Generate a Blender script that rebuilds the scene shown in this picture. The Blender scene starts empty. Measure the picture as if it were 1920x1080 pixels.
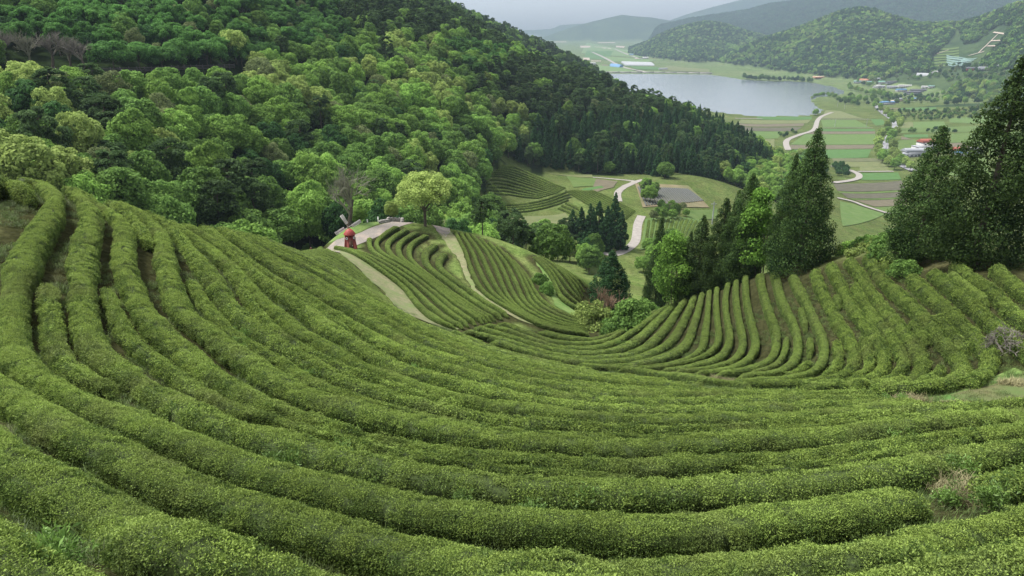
import bpy, math, random
import numpy as np
from mathutils import Vector, Matrix, Euler

S = bpy.context.scene
COL = S.collection
RNG = np.random.default_rng(11)
random.seed(7)
R = math.radians

# ------------------------------------------------------------------ camera
F_PX = 1280.0                      # 24 mm lens on a 36 mm sensor, 1920 px wide
PITCH = math.atan((540 - 52) / F_PX)
cam_d = bpy.data.cameras.new('camera')
cam_d.lens = 24.0
cam_d.sensor_width = 36.0
cam_d.clip_start = 0.1
cam_d.clip_end = 60000
cam = bpy.data.objects.new('camera', cam_d)
COL.objects.link(cam)
cam.location = (0, 0, 0)
cam.rotation_euler = (math.pi / 2 - PITCH, 0, 0)
S.camera = cam

# ------------------------------------------------------------------ world, sun, exposure
SUN_EL, SUN_AZ = R(60), R(-72)      # azimuth from +Y towards +X: light from the left
w = bpy.data.worlds.new('World')
S.world = w
w.use_nodes = True
nt = w.node_tree
nt.nodes.clear()
sky = nt.nodes.new('ShaderNodeTexSky')
sky.sky_type = 'NISHITA'
sky.sun_disc = False
sky.sun_elevation = SUN_EL
sky.sun_rotation = SUN_AZ
sky.air_density = 1.0
sky.dust_density = 2.0
sky.ozone_density = 1.0
hs = nt.nodes.new('ShaderNodeHueSaturation')
hs.inputs['Saturation'].default_value = 0.12      # cloud cover greys the sky
bg = nt.nodes.new('ShaderNodeBackground')
bg.inputs['Strength'].default_value = 0.074
wo = nt.nodes.new('ShaderNodeOutputWorld')
nt.links.new(sky.outputs[0], hs.inputs['Color'])
nt.links.new(hs.outputs[0], bg.inputs['Color'])
nt.links.new(bg.outputs[0], wo.inputs['Surface'])
sun_d = bpy.data.lights.new('sun', 'SUN')
sun_d.energy = 1.5
sun_d.angle = R(10)
sun_d.color = (1.0, 0.965, 0.90)
sun = bpy.data.objects.new('sun', sun_d)
COL.objects.link(sun)
sdir = Vector((math.sin(SUN_AZ) * math.cos(SUN_EL), math.cos(SUN_AZ) * math.cos(SUN_EL), math.sin(SUN_EL)))
sun.rotation_euler = sdir.to_track_quat('Z', 'Y').to_euler()
vs = S.view_settings
vs.view_transform = 'Standard'
vs.look = 'None'
vs.gamma = 1.0
vs.exposure = 2.27
vs.use_curve_mapping = False
S.cycles.max_bounces = 6
S.cycles.diffuse_bounces = 3
S.cycles.glossy_bounces = 2
S.cycles.transmission_bounces = 3
S.cycles.volume_bounces = 1
S.cycles.transparent_max_bounces = 4
S.cycles.use_denoising = True

# ------------------------------------------------------------------ pixel <-> direction
CP, SP = math.cos(PITCH), math.sin(PITCH)
def px_dir(u, v):
    """azimuth and tan(elevation) of the sight line through photo pixel (u, v)"""
    u = np.asarray(u, float); v = np.asarray(v, float)
    dx = (u - 960) / F_PX; dy = (540 - v) / F_PX
    y = CP + dy * SP; z = -SP + dy * CP
    return np.arctan2(dx, y), z / np.hypot(dx, y)

def to_px(x, y, z):
    x = np.asarray(x, float); y = np.asarray(y, float); z = np.asarray(z, float)
    f = y * CP - z * SP; up = y * SP + z * CP
    return 960 + F_PX * x / f, 540 - F_PX * up / f

# ------------------------------------------------------------------ value noise
def _hash(ix, iy, seed):
    h = (ix.astype(np.int64) * 374761393 + iy.astype(np.int64) * 668265263 + seed * 974634777) & 0xffffffff
    h = ((h ^ (h >> 13)) * 1274126177) & 0xffffffff
    return ((h ^ (h >> 16)) & 0xffff) / 65535.0
def vnoise(x, y, seed=0):
    x = np.asarray(x, float); y = np.asarray(y, float)
    ix = np.floor(x); iy = np.floor(y); fx = x - ix; fy = y - iy
    fx = fx * fx * (3 - 2 * fx); fy = fy * fy * (3 - 2 * fy)
    a = _hash(ix, iy, seed); b = _hash(ix + 1, iy, seed)
    c = _hash(ix, iy + 1, seed); d = _hash(ix + 1, iy + 1, seed)
    return (a * (1 - fx) + b * fx) * (1 - fy) + (c * (1 - fx) + d * fx) * fy
def fbm(x, y, seed=0, octv=4):
    s = 0; a = 0.5; t = 0
    for k in range(octv):
        s = s + a * vnoise(x * 2 ** k, y * 2 ** k, seed + k); t += a; a *= 0.5
    return s / t

def sstep(a, b, x):
    t = np.clip((x - a) / (b - a), 0, 1)
    return t * t * (3 - 2 * t)

# ------------------------------------------------------------------ tea rows, surveyed on the photo (centre lines), with the level they follow
FG = {   # name: (level, width m, [(u, v) ...])
 'F0': (-4.1, 1.15, [(-90,1010),(-40,1045),(0,1070),(80,1106),(200,1150),(330,1190)]),
 'F1': (-4.6, 1.45, [(-60,805),(0,845),(80,890),(180,940),(300,995),(420,1035),(560,1077),(700,1110),(900,1138),(1200,1142),(1400,1122),(1600,1092),(1750,1070),(1915,1040),(1990,1025)]),
 'F2': (-5.15, 1.45, [(-60,695),(0,722),(60,757),(125,798),(212,836),(265,867),(350,905),(450,940),(605,986),(705,1013),(805,1037),(955,1055),(1120,1068),(1248,1072),(1335,1063),(1435,1050),(1565,1035),(1665,1022),(1777,997),(1915,965),(1990,945)]),
 'F3': (-5.7, 1.4, [(30,333),(80,348),(104,372),(96,400),(75,430),(50,470),(34,510),(24,560),(18,610),(22,650),(48,685),(95,716),(150,745),(212,765),(262,786),(325,818),(400,847),(475,872),(542,893),(617,908),(680,925),(750,943),(805,955),(905,968),(955,975),(1035,977),(1185,984),(1310,985),(1435,968),(1515,960),(1590,952),(1665,937),(1732,926)]),
 'F3b': (-5.75, 1.3, [(1850,905),(1915,890),(1990,872)]),
 'F4': (-5.95, 0.9, [(90,536),(90,570),(95,600),(101,645),(125,680),(162,706),(208,726)]),
 'F5': (-6.3, 1.45, [(122,350),(150,372),(171,398),(170,422),(160,450),(152,490),(154,530),(155,580),(162,618),(188,660),(235,697),(280,727),(325,750),(390,786),(480,815),(560,838),(642,862),(718,877),(805,892),(895,905),(960,911),(1060,917),(1185,922),(1260,915),(1335,912),(1435,907),(1565,895),(1665,880),(1740,865),(1800,852),(1860,843),(1915,838),(1990,828)]),
 'F5b': (-6.65, 0.8, [(200,545),(207,560),(214,585),(227,612),(252,644),(300,682),(350,717),(400,750),(450,771),(520,786),(600,810),(680,832),(755,849),(855,865),(955,878),(1060,887),(1190,897)]),
 'F5c': (-6.65, 0.6, [(1390,882),(1440,880),(1540,871),(1640,857),(1740,840),(1825,826)]),
 'F6': (-7.0, 1.35, [(140,358),(175,382),(207,401),(232,424),(234,450),(230,475),(232,497),(240,522),(252,550),(270,585),(312,630),(350,660),(387,692),(437,722),(480,747),(560,778),(640,803),(730,823),(830,841),(955,855),(1035,861),(1160,869),(1230,871),(1335,862),(1435,856),(1540,846),(1640,835),(1740,820),(1840,808),(1915,802),(1990,793)]),
 'F7': (-7.35, 0.8, [(200,377),(228,395),(256,419),(270,440),(276,458)]),
 'F8': (-7.7, 1.35, [(222,382),(262,402),(292,427),(307,450),(308,475),(312,502),(320,532),(331,565),(347,592),(387,618),(425,648),(462,674),(510,706),(555,732),(630,760),(720,783),(820,804),(955,825),(1060,832),(1160,837),(1260,834),(1360,828),(1435,822),(1515,818),(1590,812),(1690,797),(1790,784),(1850,778),(1915,776),(1990,775)]),
 'F8b': (-8.1, 0.7, [(357,525),(372,552),(392,582),(428,620),(465,647),(515,672),(560,701),(605,724),(655,745),(705,758),(780,777),(855,792),(955,810),(1085,818),(1260,820),(1360,816),(1440,811),(1540,803),(1615,795)]),
 'F9': (-8.4, 1.35, [(268,400),(312,420),(340,450),(358,472),(383,502),(404,532),(422,562),(452,596),(490,628),(540,657),(617,698),(690,728),(780,757),(880,776),(955,788),(1060,797),(1160,805),(1260,806),(1360,802),(1435,798),(1515,791),(1615,780),(1690,773),(1765,768),(1850,764),(1990,758)]),
 'F10': (-8.8, 0.7, [(430,512),(452,540),(468,568),(492,597),(527,630),(565,653),(615,679),(660,697),(705,714),(755,732),(810,750),(870,763)]),
 'F11': (-9.1, 1.3, [(318,418),(345,436),(385,462),(415,487),(450,515),(473,543),(503,575),(540,604),(568,628),(615,652),(680,687),(755,713),(820,736),(890,752),(955,765),(1035,776),(1110,785),(1185,790),(1260,790),(1435,785),(1540,778),(1640,768),(1730,762)]),
 'F12': (-9.9, 1.35, [(345,422),(390,447),(425,471),(460,499),(490,525),(530,553),(580,588),(620,620),(660,646),(705,670),(755,695),(805,710),(880,730),(955,748),(1035,761),(1135,773),(1260,776),(1435,770),(1540,766),(1640,760),(1720,757)]),
 'F13t': (-10.3, 0.6, [(547,551),(570,568),(600,588),(630,608),(655,624)]),
 'F13': (-10.7, 1.3, [(385,430),(440,470),(477,500),(515,525),(552,545),(590,568),(640,598),(690,628),(735,655),(780,677),(830,694),(892,713),(960,730),(1060,748),(1160,760),(1260,763),(1435,757),(1560,753),(1640,751)]),
 'F14': (-11.5, 1.3, [(415,430),(480,474),(530,508),(580,537),(630,567),(680,597),(730,627),(790,660),(840,679),(900,699),(960,714),(1060,734),(1160,746),(1260,749),(1440,744),(1560,742),(1650,745)]),
}
G1 = (-12.8, [(440,431),(500,467),(560,497),(620,528),(680,562),(730,591),(790,624),(850,652),(920,677),(1000,702),(1100,722),(1200,731),(1300,735),(1380,737)])
G2 = (-17.0, [(500,448),(560,474),(620,503),(680,537),(740,576),(790,604),(850,632),(930,662),(1020,687),(1090,697),(1140,702)])
G3 = (-21.5, [(570,462),(620,481),(660,502),(700,536),(735,572)])
G4 = (-24.0, [(606,467),(640,482),(668,503)])
# right bowl
RB = [  # level, width, trace from the far end down to the valley
 (-26.0, 1.15, [(1210,592),(1172,617),(1135,631),(1105,637),(1060,633),(1010,620)]),
 (-25.3, 1.15, [(1235,577),(1185,610),(1135,638),(1097,645),(1047,643),(997,627),(960,611),(935,604)]),
 (-24.6, 1.15, [(1258,566),(1222,595),(1172,630),(1135,648),(1097,655),(1047,651),(985,632),(950,619),(905,608)]),
 (-23.9, 1.15, [(1272,560),(1247,587),(1210,624),(1185,645),(1147,660),(1105,665),(1055,660),(985,641),(930,625),(890,612)]),
 (-23.2, 1.15, [(1290,555),(1267,587),(1242,622),(1217,648),(1185,664),(1135,673),(1097,673),(1040,666),(970,647),(910,630),(870,620)]),
 (-22.5, 1.15, [(1304,550),(1292,580),(1272,620),(1255,643),(1222,662),(1172,677),(1122,681),(1060,675),(990,660),(920,641)]),
 (-21.8, 1.15, [(1317,546),(1310,580),(1297,620),(1288,642),(1270,660),(1235,675),(1185,684),(1130,687),(1080,683)]),
 (-21.1, 1.15, [(1330,543),(1327,587),(1322,625),(1317,652),(1297,670),(1260,682),(1210,689),(1160,691)]),
 (-20.4, 1.15, [(1344,538),(1343,575),(1347,612),(1347,642),(1328,664),(1297,677),(1240,688),(1200,692)]),
 (-19.9, 1.1, [(1366,528),(1360,562),(1364,600),(1369,635),(1360,660),(1335,677),(1285,690),(1235,694)]),
 (-19.3, 1.1, [(1380,523),(1380,560),(1386,600),(1394,640),(1386,665),(1365,682),(1320,693),(1262,697)]),
 (-18.7, 1.15, [(1397,519),(1400,562),(1408,600),(1418,640),(1411,665),(1394,682),(1355,694),(1300,699)]),
 (-18.1, 1.15, [(1424,514),(1432,550),(1442,585),(1455,622),(1455,655),(1440,678),(1400,693),(1340,701)]),
 (-17.7, 0.8, [(1475,630),(1473,655),(1461,680),(1440,693),(1400,701)]),
 (-17.4, 1.2, [(1450,509),(1456,526),(1466,565),(1485,600),(1497,635),(1495,665),(1478,690),(1440,701),(1380,707)]),
 (-17.0, 0.8, [(1500,575),(1508,600),(1512,616)]),
 (-16.9, 0.8, [(1517,632),(1521,650),(1519,664)]),
 (-16.9, 0.8, [(1517,677),(1497,699),(1465,707)]),
 (-16.6, 1.25, [(1485,515),(1500,545),(1515,572),(1527,600),(1542,630),(1546,665),(1528,697),(1478,709),(1440,712),(1372,715)]),
 (-16.2, 0.85, [(1567,640),(1575,672),(1560,699),(1540,708)]),
 (-15.8, 1.25, [(1527,507),(1537,535),(1552,565),(1570,600),(1590,630),(1603,660),(1600,686),(1577,706),(1515,716),(1440,719),(1380,719)]),
 (-15.4, 0.8, [(1565,550),(1572,563),(1576,573)]),
 (-15.4, 0.9, [(1617,632),(1627,660),(1634,685),(1615,706),(1590,713)]),
 (-15.0, 1.25, [(1556,495),(1572,525),(1590,560),(1605,587),(1625,610),(1645,635),(1660,665),(1658,692),(1635,711),(1590,718),(1540,722),(1505,727)]),
 (-14.5, 1.0, [(1602,532),(1620,567),(1640,595),(1665,625),(1687,655),(1697,682),(1686,704),(1662,714),(1610,720)]),
 (-14.0, 1.25, [(1590,487),(1610,510),(1630,542),(1652,572),(1677,600),(1702,630),(1725,660),(1733,685),(1727,704),(1690,717),(1640,721)]),
 (-13.7, 0.8, [(1710,600),(1727,625),(1740,642)]),
 (-13.6, 0.85, [(1765,684),(1757,706),(1728,719)]),
 (-13.3, 1.3, [(1625,480),(1640,500),(1657,525),(1685,550),(1715,577),(1740,602),(1765,635),(1790,662),(1805,685),(1803,705),(1777,718),(1715,727),(1635,725)]),
 (-12.9, 0.9, [(1755,590),(1777,615),(1802,645),(1815,660)]),
 (-12.5, 1.3, [(1707,517),(1727,537),(1760,565),(1790,595),(1822,625),(1850,652),(1862,675),(1847,697),(1822,713)]),
 (-11.6, 1.3, [(1745,510),(1772,527),(1802,555),(1835,580),(1865,607),(1895,632),(1930,655)]),
 (-11.2, 0.9, [(1777,512),(1802,527),(1830,550),(1855,567)]),
 (-10.9, 1.2, [(1790,494),(1815,515),(1850,537),(1880,560),(1893,577),(1905,592),(1935,605)]),
 (-10.2, 1.2, [(1865,500),(1890,525),(1915,545),(1950,562)]),
 (-13.4, 0.9, [(1655,492),(1672,508)]),
]
# middle fields: guide rows, interpolated between
MF = [[(627,462),(655,470),(682,484),(717,507),(755,535),(770,553),(792,578),(825,603),(857,615)],
      [(638,464),(690,478),(740,503),(790,538),(840,582),(877,608)],
      [(748,424),(708,449),(712,469),(733,484),(770,504),(815,538),(860,573),(905,602)],
      [(803,440),(771,458),(768,480),(778,494),(810,520),(855,553),(900,583),(928,598)],
      [(835,475),(822,493),(827,504),(838,514),(870,537),(910,565),(952,591)]]
MF_N = [1, 1, 2, 1]
NF = [[(853,434),(872,470),(886,510),(906,545),(945,572),(990,597),(1040,617),(1105,625)],
      [(885,439),(915,475),(935,515),(950,550),(975,580),(1010,600),(1050,613),(1100,619)],
      [(930,459),(965,500),(985,540),(1000,570),(1030,590),(1070,605),(1103,611)],
      [(960,486),(990,520),(1006,550),(1028,572),(1060,589),(1092,601)]]
NF_N = [2, 2, 1]
OF = [[(1000,480),(1025,506),(1040,530),(1054,560),(1075,575),(1095,584)],
      [(1012,479),(1045,502),(1070,530),(1090,560)],
      [(1040,495),(1070,513),(1098,535)]]
OF_N = [2, 2]
PF = [ # far terraces: groups of (guide, guide, rows between)
 ([(940,312),(962,313),(988,323),(1014,334),(1042,347),(1060,353)], [(912,330),(945,331),(985,343),(1020,355),(1045,363)], 4),
 ([(912,330),(945,331),(985,343),(1020,355),(1045,363)], [(910,362),(945,363),(985,369),(1012,371)], 4),
 ([(925,385),(985,382),(1030,372),(1062,360),(1085,357)], [(935,402),(985,400),(1035,391),(1060,380)], 3),
 ([(1060,357),(1085,372),(1110,386),(1140,399),(1175,410)], [(1110,357),(1135,367),(1160,380),(1192,396)], 7),
 ([(1060,380),(1085,392),(1095,402)], [(1040,395),(1060,402),(1075,407)], 2),
]

# ------------------------------------------------------------------ terrain: surveyed points (u, v, distance)
ZL = -115.0                        # level of the reservoir, camera at 0
SURV = [
 (0,1080,5.3),(480,1080,4.95),(960,1090,4.7),(1440,1080,5.0),(1920,1080,5.6),
 (0,327,33,.6),(110,350,34.5,.6),(200,372,36,.6),(300,391,38.5,.6),(400,419,42,.6),(500,447,54,.6),(570,461,68,.5),(620,468,82,.3),
 (1640,735,24.5),(1800,735,25),(1910,735,25.5),(1910,690,28),(1500,729,26),
 # middle fields
 (655,466,87),(700,455,90),(660,422,98),(740,415,98),(800,420,95),(830,440,90),
 (720,545,64),(745,570,58),(790,595,51),(860,615,52),(760,480,82),(800,520,73),(880,590,58),(945,592,60),
 (850,440,92),(872,475,84),(893,540,70),(950,580,62),(1040,618,56.5),
 (893,437,93),(943,463,85),(977,493,80),(960,530,73),(1000,570,66),(1043,547,72),(1060,585,65),
 (1010,480,86),(1060,507,82),(1098,530,78),(1095,590,65),
 (1440,510,58),(1640,470,49),(1720,470,47),(1800,480,45),(1900,500,42),
 # valley behind
 (1190,470,190),(1200,430,213),(1185,400,228),(1300,430,222),(1280,365,275),(1250,332,310),(1130,470,186),
 (950,402,214),(910,395,220),(950,370,243),(912,340,262),(945,310,287),(1000,330,280),(1060,355,262),(1100,338,290),(1180,345,286),(1120,385,240),
 (1020,322,305),(1330,335,312),
 # plain
 (1600,400,380),(1590,420,340),(1650,350,480),(1560,330,520),(1750,300,620),(1500,300,590),(1850,250,800),(1500,230,950),
 (1700,230,950),(1600,270,720),(1450,260,760),(1920,300,640),(1900,215,1000),
]
def _lv(z, pts, step=2):
    for u, v in pts[::step]:
        a_, t_ = px_dir(u, v)
        SURV.append((u, v, z / float(t_), 0.45))
for k_ in ('F1','F2','F3','F5','F6','F8','F9','F11','F12','F13','F14'):
    _lv(FG[k_][0], FG[k_][2])
_lv(*G1); _lv(*G2); _lv(*G3)
for k_ in (0, 3, 6, 9, 12, 14, 18, 20, 23, 25, 28, 30, 31, 33):
    _lv(RB[k_][0], RB[k_][2])
# ground under woods: pixel of the crown tops, distance, height of the trees
WOODS = [
 (0,300,105,9),(0,250,128,8),(0,200,150,8),(0,150,172,7),(0,60,215,6),(0,0,245,6),
 (150,330,105,9),(150,250,135,8),(150,160,172,7),(150,60,220,6),(150,0,250,6),
 (300,350,112,9),(300,300,132,8),(300,230,155,8),(300,150,182,7),(300,60,232,6),(300,0,265,6),
 (450,390,122,8),(450,330,142,8),(450,230,175,8),(450,150,205,7),(450,60,255,6),(450,0,285,6),
 (600,330,165,8),(600,250,195,8),(600,150,245,7),(600,60,300,6),(600,0,340,6),
 (750,300,190,8),(750,220,225,8),(750,120,290,7),(750,50,360,6),(720,0,400,6),
 (900,280,240,8),(900,220,270,8),(900,130,350,7),(900,105,390,6),
 (1000,270,305,9),(1000,200,345,8),(1000,140,400,7),(980,113,430,6),
 (1100,280,325,9),(1100,220,370,8),(1100,160,430,7),(1090,142,455,6),
 (1200,270,345,9),(1200,210,400,8),(1200,178,450,7),
 (1300,290,345,9),(1300,240,400,8),(1300,208,470,7),
 (1400,320,355,9),(1400,280,410,8),(1400,255,480,7),(1480,300,470,7),
 (800,8,470,6),(860,38,520,6),
 (880,46,660,7),(950,72,740,7),(1030,92,830,7),(1095,118,900,7),
 (1600,440,60,2),(1700,430,57,2),
]
# points out of sight: pixel column, distance, height
HIDE = [
 (0,0.0,50,-14),(0,0,80,-25),(150,0,52,-18),(150,0,80,-30),(300,0,60,-24),(300,0,90,-34),(430,0,62,-26),(450,0,100,-38),(540,0,95,-33),(540,0,118,-41),
 (600,0,120,-38),(600,0,145,-44),(720,0,118,-36),(720,0,150,-46),(850,0,118,-38),(850,0,180,-54),
 (950,0,108,-38),(950,0,160,-54),(1020,0,105,-38),(1020,0,160,-55),(1100,0,100,-39),(1100,0,150,-54),
 (1150,0,75,-34),(1150,0,115,-47),(1200,0,74,-32),(1200,0,120,-48),(1300,0,80,-34),(1300,0,130,-52),(1400,0,82,-33),(1400,0,150,-58),(1400,0,230,-68),
 (1500,0,80,-30),(1500,0,150,-60),(1500,0,250,-76),(1620,0,85,-32),(1620,0,170,-65),(1620,0,260,-80),
 (1750,0,80,-29),(1750,0,170,-64),(1750,0,300,-84),(1900,0,75,-24),(1900,0,160,-58),(1900,0,300,-82),
 (1150,0,520,-62),(1150,0,650,-90),(1250,0,560,-78),(1350,0,560,-90),(1450,0,560,-97),
 (1000,0,560,-44),(900,0,590,-24),(1060,0,600,-62),(1050,0,1050,-75),(1050,0,1250,-105),(950,0,1000,-45),(950,0,1300,-100),(800,0,900,20),(800,0,1300,-60),
 (1150,0,950,-104),(1300,0,900,-110),
 (0,0,300,12),(150,0,310,14),(300,0,330,18),(450,0,360,20),(600,0,420,22),(0,0,420,25),(300,0,500,40),(600,0,600,40),(0,0,800,40),(400,0,900,40),(0,0,1300,-20),(500,0,1400,-60),
 (0,0,3.0,-3.4),(480,0,3.0,-3.4),(960,0,3.0,-3.4),(1440,0,3.0,-3.4),(1920,0,3.0,-3.6),
 (0,0,1.2,-1.9),(960,0,1.2,-1.9),(1920,0,1.2,-1.9),
 (1300,0,1200,-114),(1500,0,1200,-114),(1700,0,1250,-108),(1900,0,1250,-98),(1500,0,1500,-115),(1250,0,1500,-115),(1000,0,1500,-115),(1750,0,1500,-108),(1900,0,1500,-100),
]
pa, pl, pt = [], [], []
for q in SURV:
    u, v, d = q[:3]; lf = q[3] if len(q) > 3 else 0.0
    a, t = px_dir(u, v); pa.append(a); pl.append(math.log(d)); pt.append(t - lf / d)
for u, v, d, h in WOODS:
    a, t = px_dir(u, v); pa.append(a); pl.append(math.log(d)); pt.append(t - h / d)
for u, _, d, z in HIDE:
    # column azimuth at the height this point would have on the picture
    t = z / d
    a = math.atan((u - 960) / F_PX)
    for _k in range(6):
        uu, vv = to_px(d * math.sin(a), d * math.cos(a), z)
        a += (u - uu) / F_PX * 0.8
    pa.append(a); pl.append(math.log(d)); pt.append(t)
# carry both edges outward so the land goes on beside the frame
pa = np.array(pa); pl = np.array(pl); pt = np.array(pt)
ex_a, ex_l, ex_t = [], [], []
for side, sgn in ((pa < -0.58, -1), (pa > 0.54, 1)):
    for k in np.where(side)[0]:
        for off in (0.42,):
            ex_a.append(pa[k] + sgn * off); ex_l.append(pl[k]); ex_t.append(pt[k])
PA = np.concatenate([pa, ex_a]); PL = np.concatenate([pl, ex_l]); PT = np.concatenate([pt, ex_t])

def tps_fit(A, L, T, lam=None):
    n = len(A)
    r2 = (A[:, None] - A[None]) ** 2 + (L[:, None] - L[None]) ** 2
    K = 0.5 * r2 * np.log(r2 + 1e-12) + np.diag(np.where(L < math.log(75), 8e-3, 4e-4))
    P = np.stack([np.ones(n), A, L], 1)
    M = np.zeros((n + 3, n + 3)); M[:n, :n] = K; M[:n, n:] = P; M[n:, :n] = P.T
    return np.linalg.solve(M, np.concatenate([T, np.zeros(3)]))
WT = tps_fit(PA, PL, PT)
def tps_eval(A, L):
    out = WT[-3] + WT[-2] * A + WT[-1] * L
    for i in range(len(PA)):
        r2 = (A - PA[i]) ** 2 + (L - PL[i]) ** 2
        out = out + WT[i] * 0.5 * r2 * np.log(r2 + 1e-12)
    return out

# log-polar grid round the camera
NA, NL = 440, 600
AZ = np.linspace(-1.0, 1.0, NA)
LD = np.linspace(math.log(1.0), math.log(9400.0), NL)
cA, cL = np.meshgrid(np.linspace(-1.0, 1.0, 281), np.linspace(LD[0], math.log(1700), 361), indexing='ij')
cT = tps_eval(cA, cL)
def bil(grid, a0, a1, l0, l1, A, L):
    na, nl = grid.shape
    fa = np.clip((A - a0) / (a1 - a0), 0, 1) * (na - 1); fl = np.clip((L - l0) / (l1 - l0), 0, 1) * (nl - 1)
    ia = np.minimum(fa.astype(int), na - 2); il = np.minimum(fl.astype(int), nl - 2)
    fa = fa - ia; fl = fl - il
    return (grid[ia, il] * (1 - fa) + grid[ia + 1, il] * fa) * (1 - fl) + (grid[ia, il + 1] * (1 - fa) + grid[ia + 1, il + 1] * fa) * fl
gA, gL = np.meshgrid(AZ, LD, indexing='ij')
gD = np.exp(gL)
gZ = bil(cT, -1, 1, LD[0], math.log(1700), gA, gL) * gD
gX = gD * np.sin(gA); gY = gD * np.cos(gA)
far = sstep(1100, 1500, gD)
gZ = gZ * (1 - far) + (ZL + .6) * far

def poly_az(pts):
    P = np.array(pts, float)
    a, t = px_dir(P[:, 0], P[:, 1])
    return a, t, P[:, 2:]
def ridge(sky, foot, zfoot, back, seed, amp, power=1.0):
    """a hill: its skyline (u, v, distance) and its foot (u, v) on the ground at zfoot"""
    global gZ
    a, t, dd = poly_az(sky)
    Dr = np.interp(gA, a, dd[:, 0]); Zs = np.interp(gA, a, t * dd[:, 0])
    fa, ft, fd = poly_az(foot)
    Df = np.interp(gA, fa, fd[:, 0])
    inside = np.minimum(sstep(a[0] - .012, a[0] + .004, gA), 1 - sstep(a[-1] - .004, a[-1] + .012, gA))
    Zs = zfoot + (Zs - zfoot) * inside
    q = (gD - Df) / (Dr - Df)
    n = fbm(gX / (0.35 * back) + 7, gY / (0.35 * back), seed, 4) - 0.5
    n2 = np.abs(fbm(gX / (0.6 * back), gY / (0.6 * back), seed + 9, 4) - 0.5) * 2
    q1 = np.clip(q, 0, 1)
    prof = np.where(q <= 1, np.clip(q1 + n * 0.55 * 4 * q1 * (1 - q1) * 0.6, 0, 1) ** power, np.clip(1 - (gD - Dr) / back, 0, 1) ** 0.8)
    h = zfoot + (Zs - zfoot) * prof
    h = h - amp * n2 * q1 * np.clip(1.15 - q1, 0, 1) * (q <= 1)
    gZ = np.where((q > 0) & (h > gZ), h, gZ)
ridge([(1330,130,2500),(1380,97,2500),(1430,76,2500),(1480,60,2500),(1530,42,2500),(1570,25,2500),(1610,17,2500),(1640,22,2480),(1680,35,2450),(1720,46,2420),(1760,48,2350),(1800,46,2300),(1840,36,2250),(1880,20,2180),(1920,3,2100),(2050,-45,2000),(2400,-140,1800)],
      [(1300,128,2450),(1400,128,2300),(1450,140,2050),(1540,152,1830),(1600,150,1750),(1700,140,1600),(1800,150,1420),(1900,170,1250),(2100,200,1100)], -113, 900, 3, 26)
ridge([(1165,108,3300),(1200,90,3300),(1240,65,3300),(1280,50,3300),(1320,42,3300),(1350,44,3300),(1390,58,3300),(1440,72,3300),(1500,95,3300),(1560,120,3300)],
      [(1165,105,3150),(1200,108,2900),(1240,118,2650),(1300,128,2480),(1560,130,2600)], -114, 1000, 13, 22)
ridge([(1230,52,5200),(1290,38,5200),(1340,30,5200),(1400,21,5200),(1440,10,5200),(1480,5,5200),(1520,-2,5200),(1600,-18,5200),(1700,-34,5200),(1760,-30,5100),(1820,-22,5000),(1900,-25,5000),(2000,-40,5000),(2300,-60,5000)],
      [(1230,80,4300),(1500,100,3700),(2300,100,3500)], -115, 2200, 23, 150)
ridge([(1008,74,7000),(1040,62,7000),(1075,50,7000),(1110,40,7000),(1140,33,7000),(1165,27,7000),(1190,30,7000),(1220,32,7000),(1250,37,7000),(1280,42,7000),(1330,48,7000),(1400,40,7000)],
      [(1000,78,6500),(1100,80,6300),(1400,80,6000)], -115, 2500, 33, 40)
ridge([(1240,44,8700),(1290,26,8700),(1340,12,8700),(1400,-3,8700),(1500,-15,8700),(1900,-15,8700)],
      [(1200,60,8000),(1900,60,8000)], -116, 6000, 43, 90)
ridge([(880,58,8950),(940,57,8950),(1000,56,8950),(1035,54,8950),(1050,47,8950),(1075,45,8950),(1100,44,8950),(1115,50,8950),(1160,55,8950)],
      [(880,60,8700),(1200,60,8700)], -115.5, 2500, 53, 4)
# small relief everywhere
gZ = gZ + (fbm(gX / 14, gY / 14, 77, 3) - .5) * 0.5 * sstep(6, 40, gD) * (1 - sstep(150, 300, gD))
gZ = gZ + (fbm(gX / 60, gY / 60, 78, 4) - .5) * 5 * sstep(120, 300, gD) * (1 - sstep(700, 1100, gD)) * (1 - sstep(0.12, 0.26, gA))

# the reservoir bed lies below its surface
LAKE_PX = [(1138,138),(1250,138.5),(1330,140),(1372,146),(1395,150),(1450,153),(1475,152),(1520,155),(1560,163),(1582,172),(1575,178),(1540,181),(1525,184),(1520,190),(1530,200),(1545,208),(1530,213),(1500,216.5),(1440,217.5),(1380,214.5),(1340,209),(1290,203),(1230,190),(1180,172),(1138,156)]
_la, _lt = px_dir([p[0] for p in LAKE_PX], [p[1] for p in LAKE_PX])
_ld = ZL / _lt
LAKE = np.stack([_ld * np.sin(_la), _ld * np.cos(_la)], 1)
def in_poly(x, y, P):
    r = np.zeros(np.shape(x), bool); n = len(P)
    for i in range(n):
        x0, y0 = P[i]; x1, y1 = P[(i + 1) % n]
        c = ((y0 > y) != (y1 > y)) & (x < (x1 - x0) * (y - y0) / (y1 - y0 + 1e-12) + x0)
        r ^= c
    return r
gZ = np.where((gD > 600) & (gA > .05), np.maximum(gZ, ZL + .5), gZ)
gZ = np.where(in_poly(gX, gY, LAKE), np.minimum(gZ, ZL - 2.5), gZ)
gT = gZ / gD
def ground(x, y):
    x = np.asarray(x, float); y = np.asarray(y, float)
    d = np.maximum(np.hypot(x, y), 1.0)
    return bil(gT, -1, 1, LD[0], LD[-1], np.arctan2(x, y), np.log(d)) * d

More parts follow.
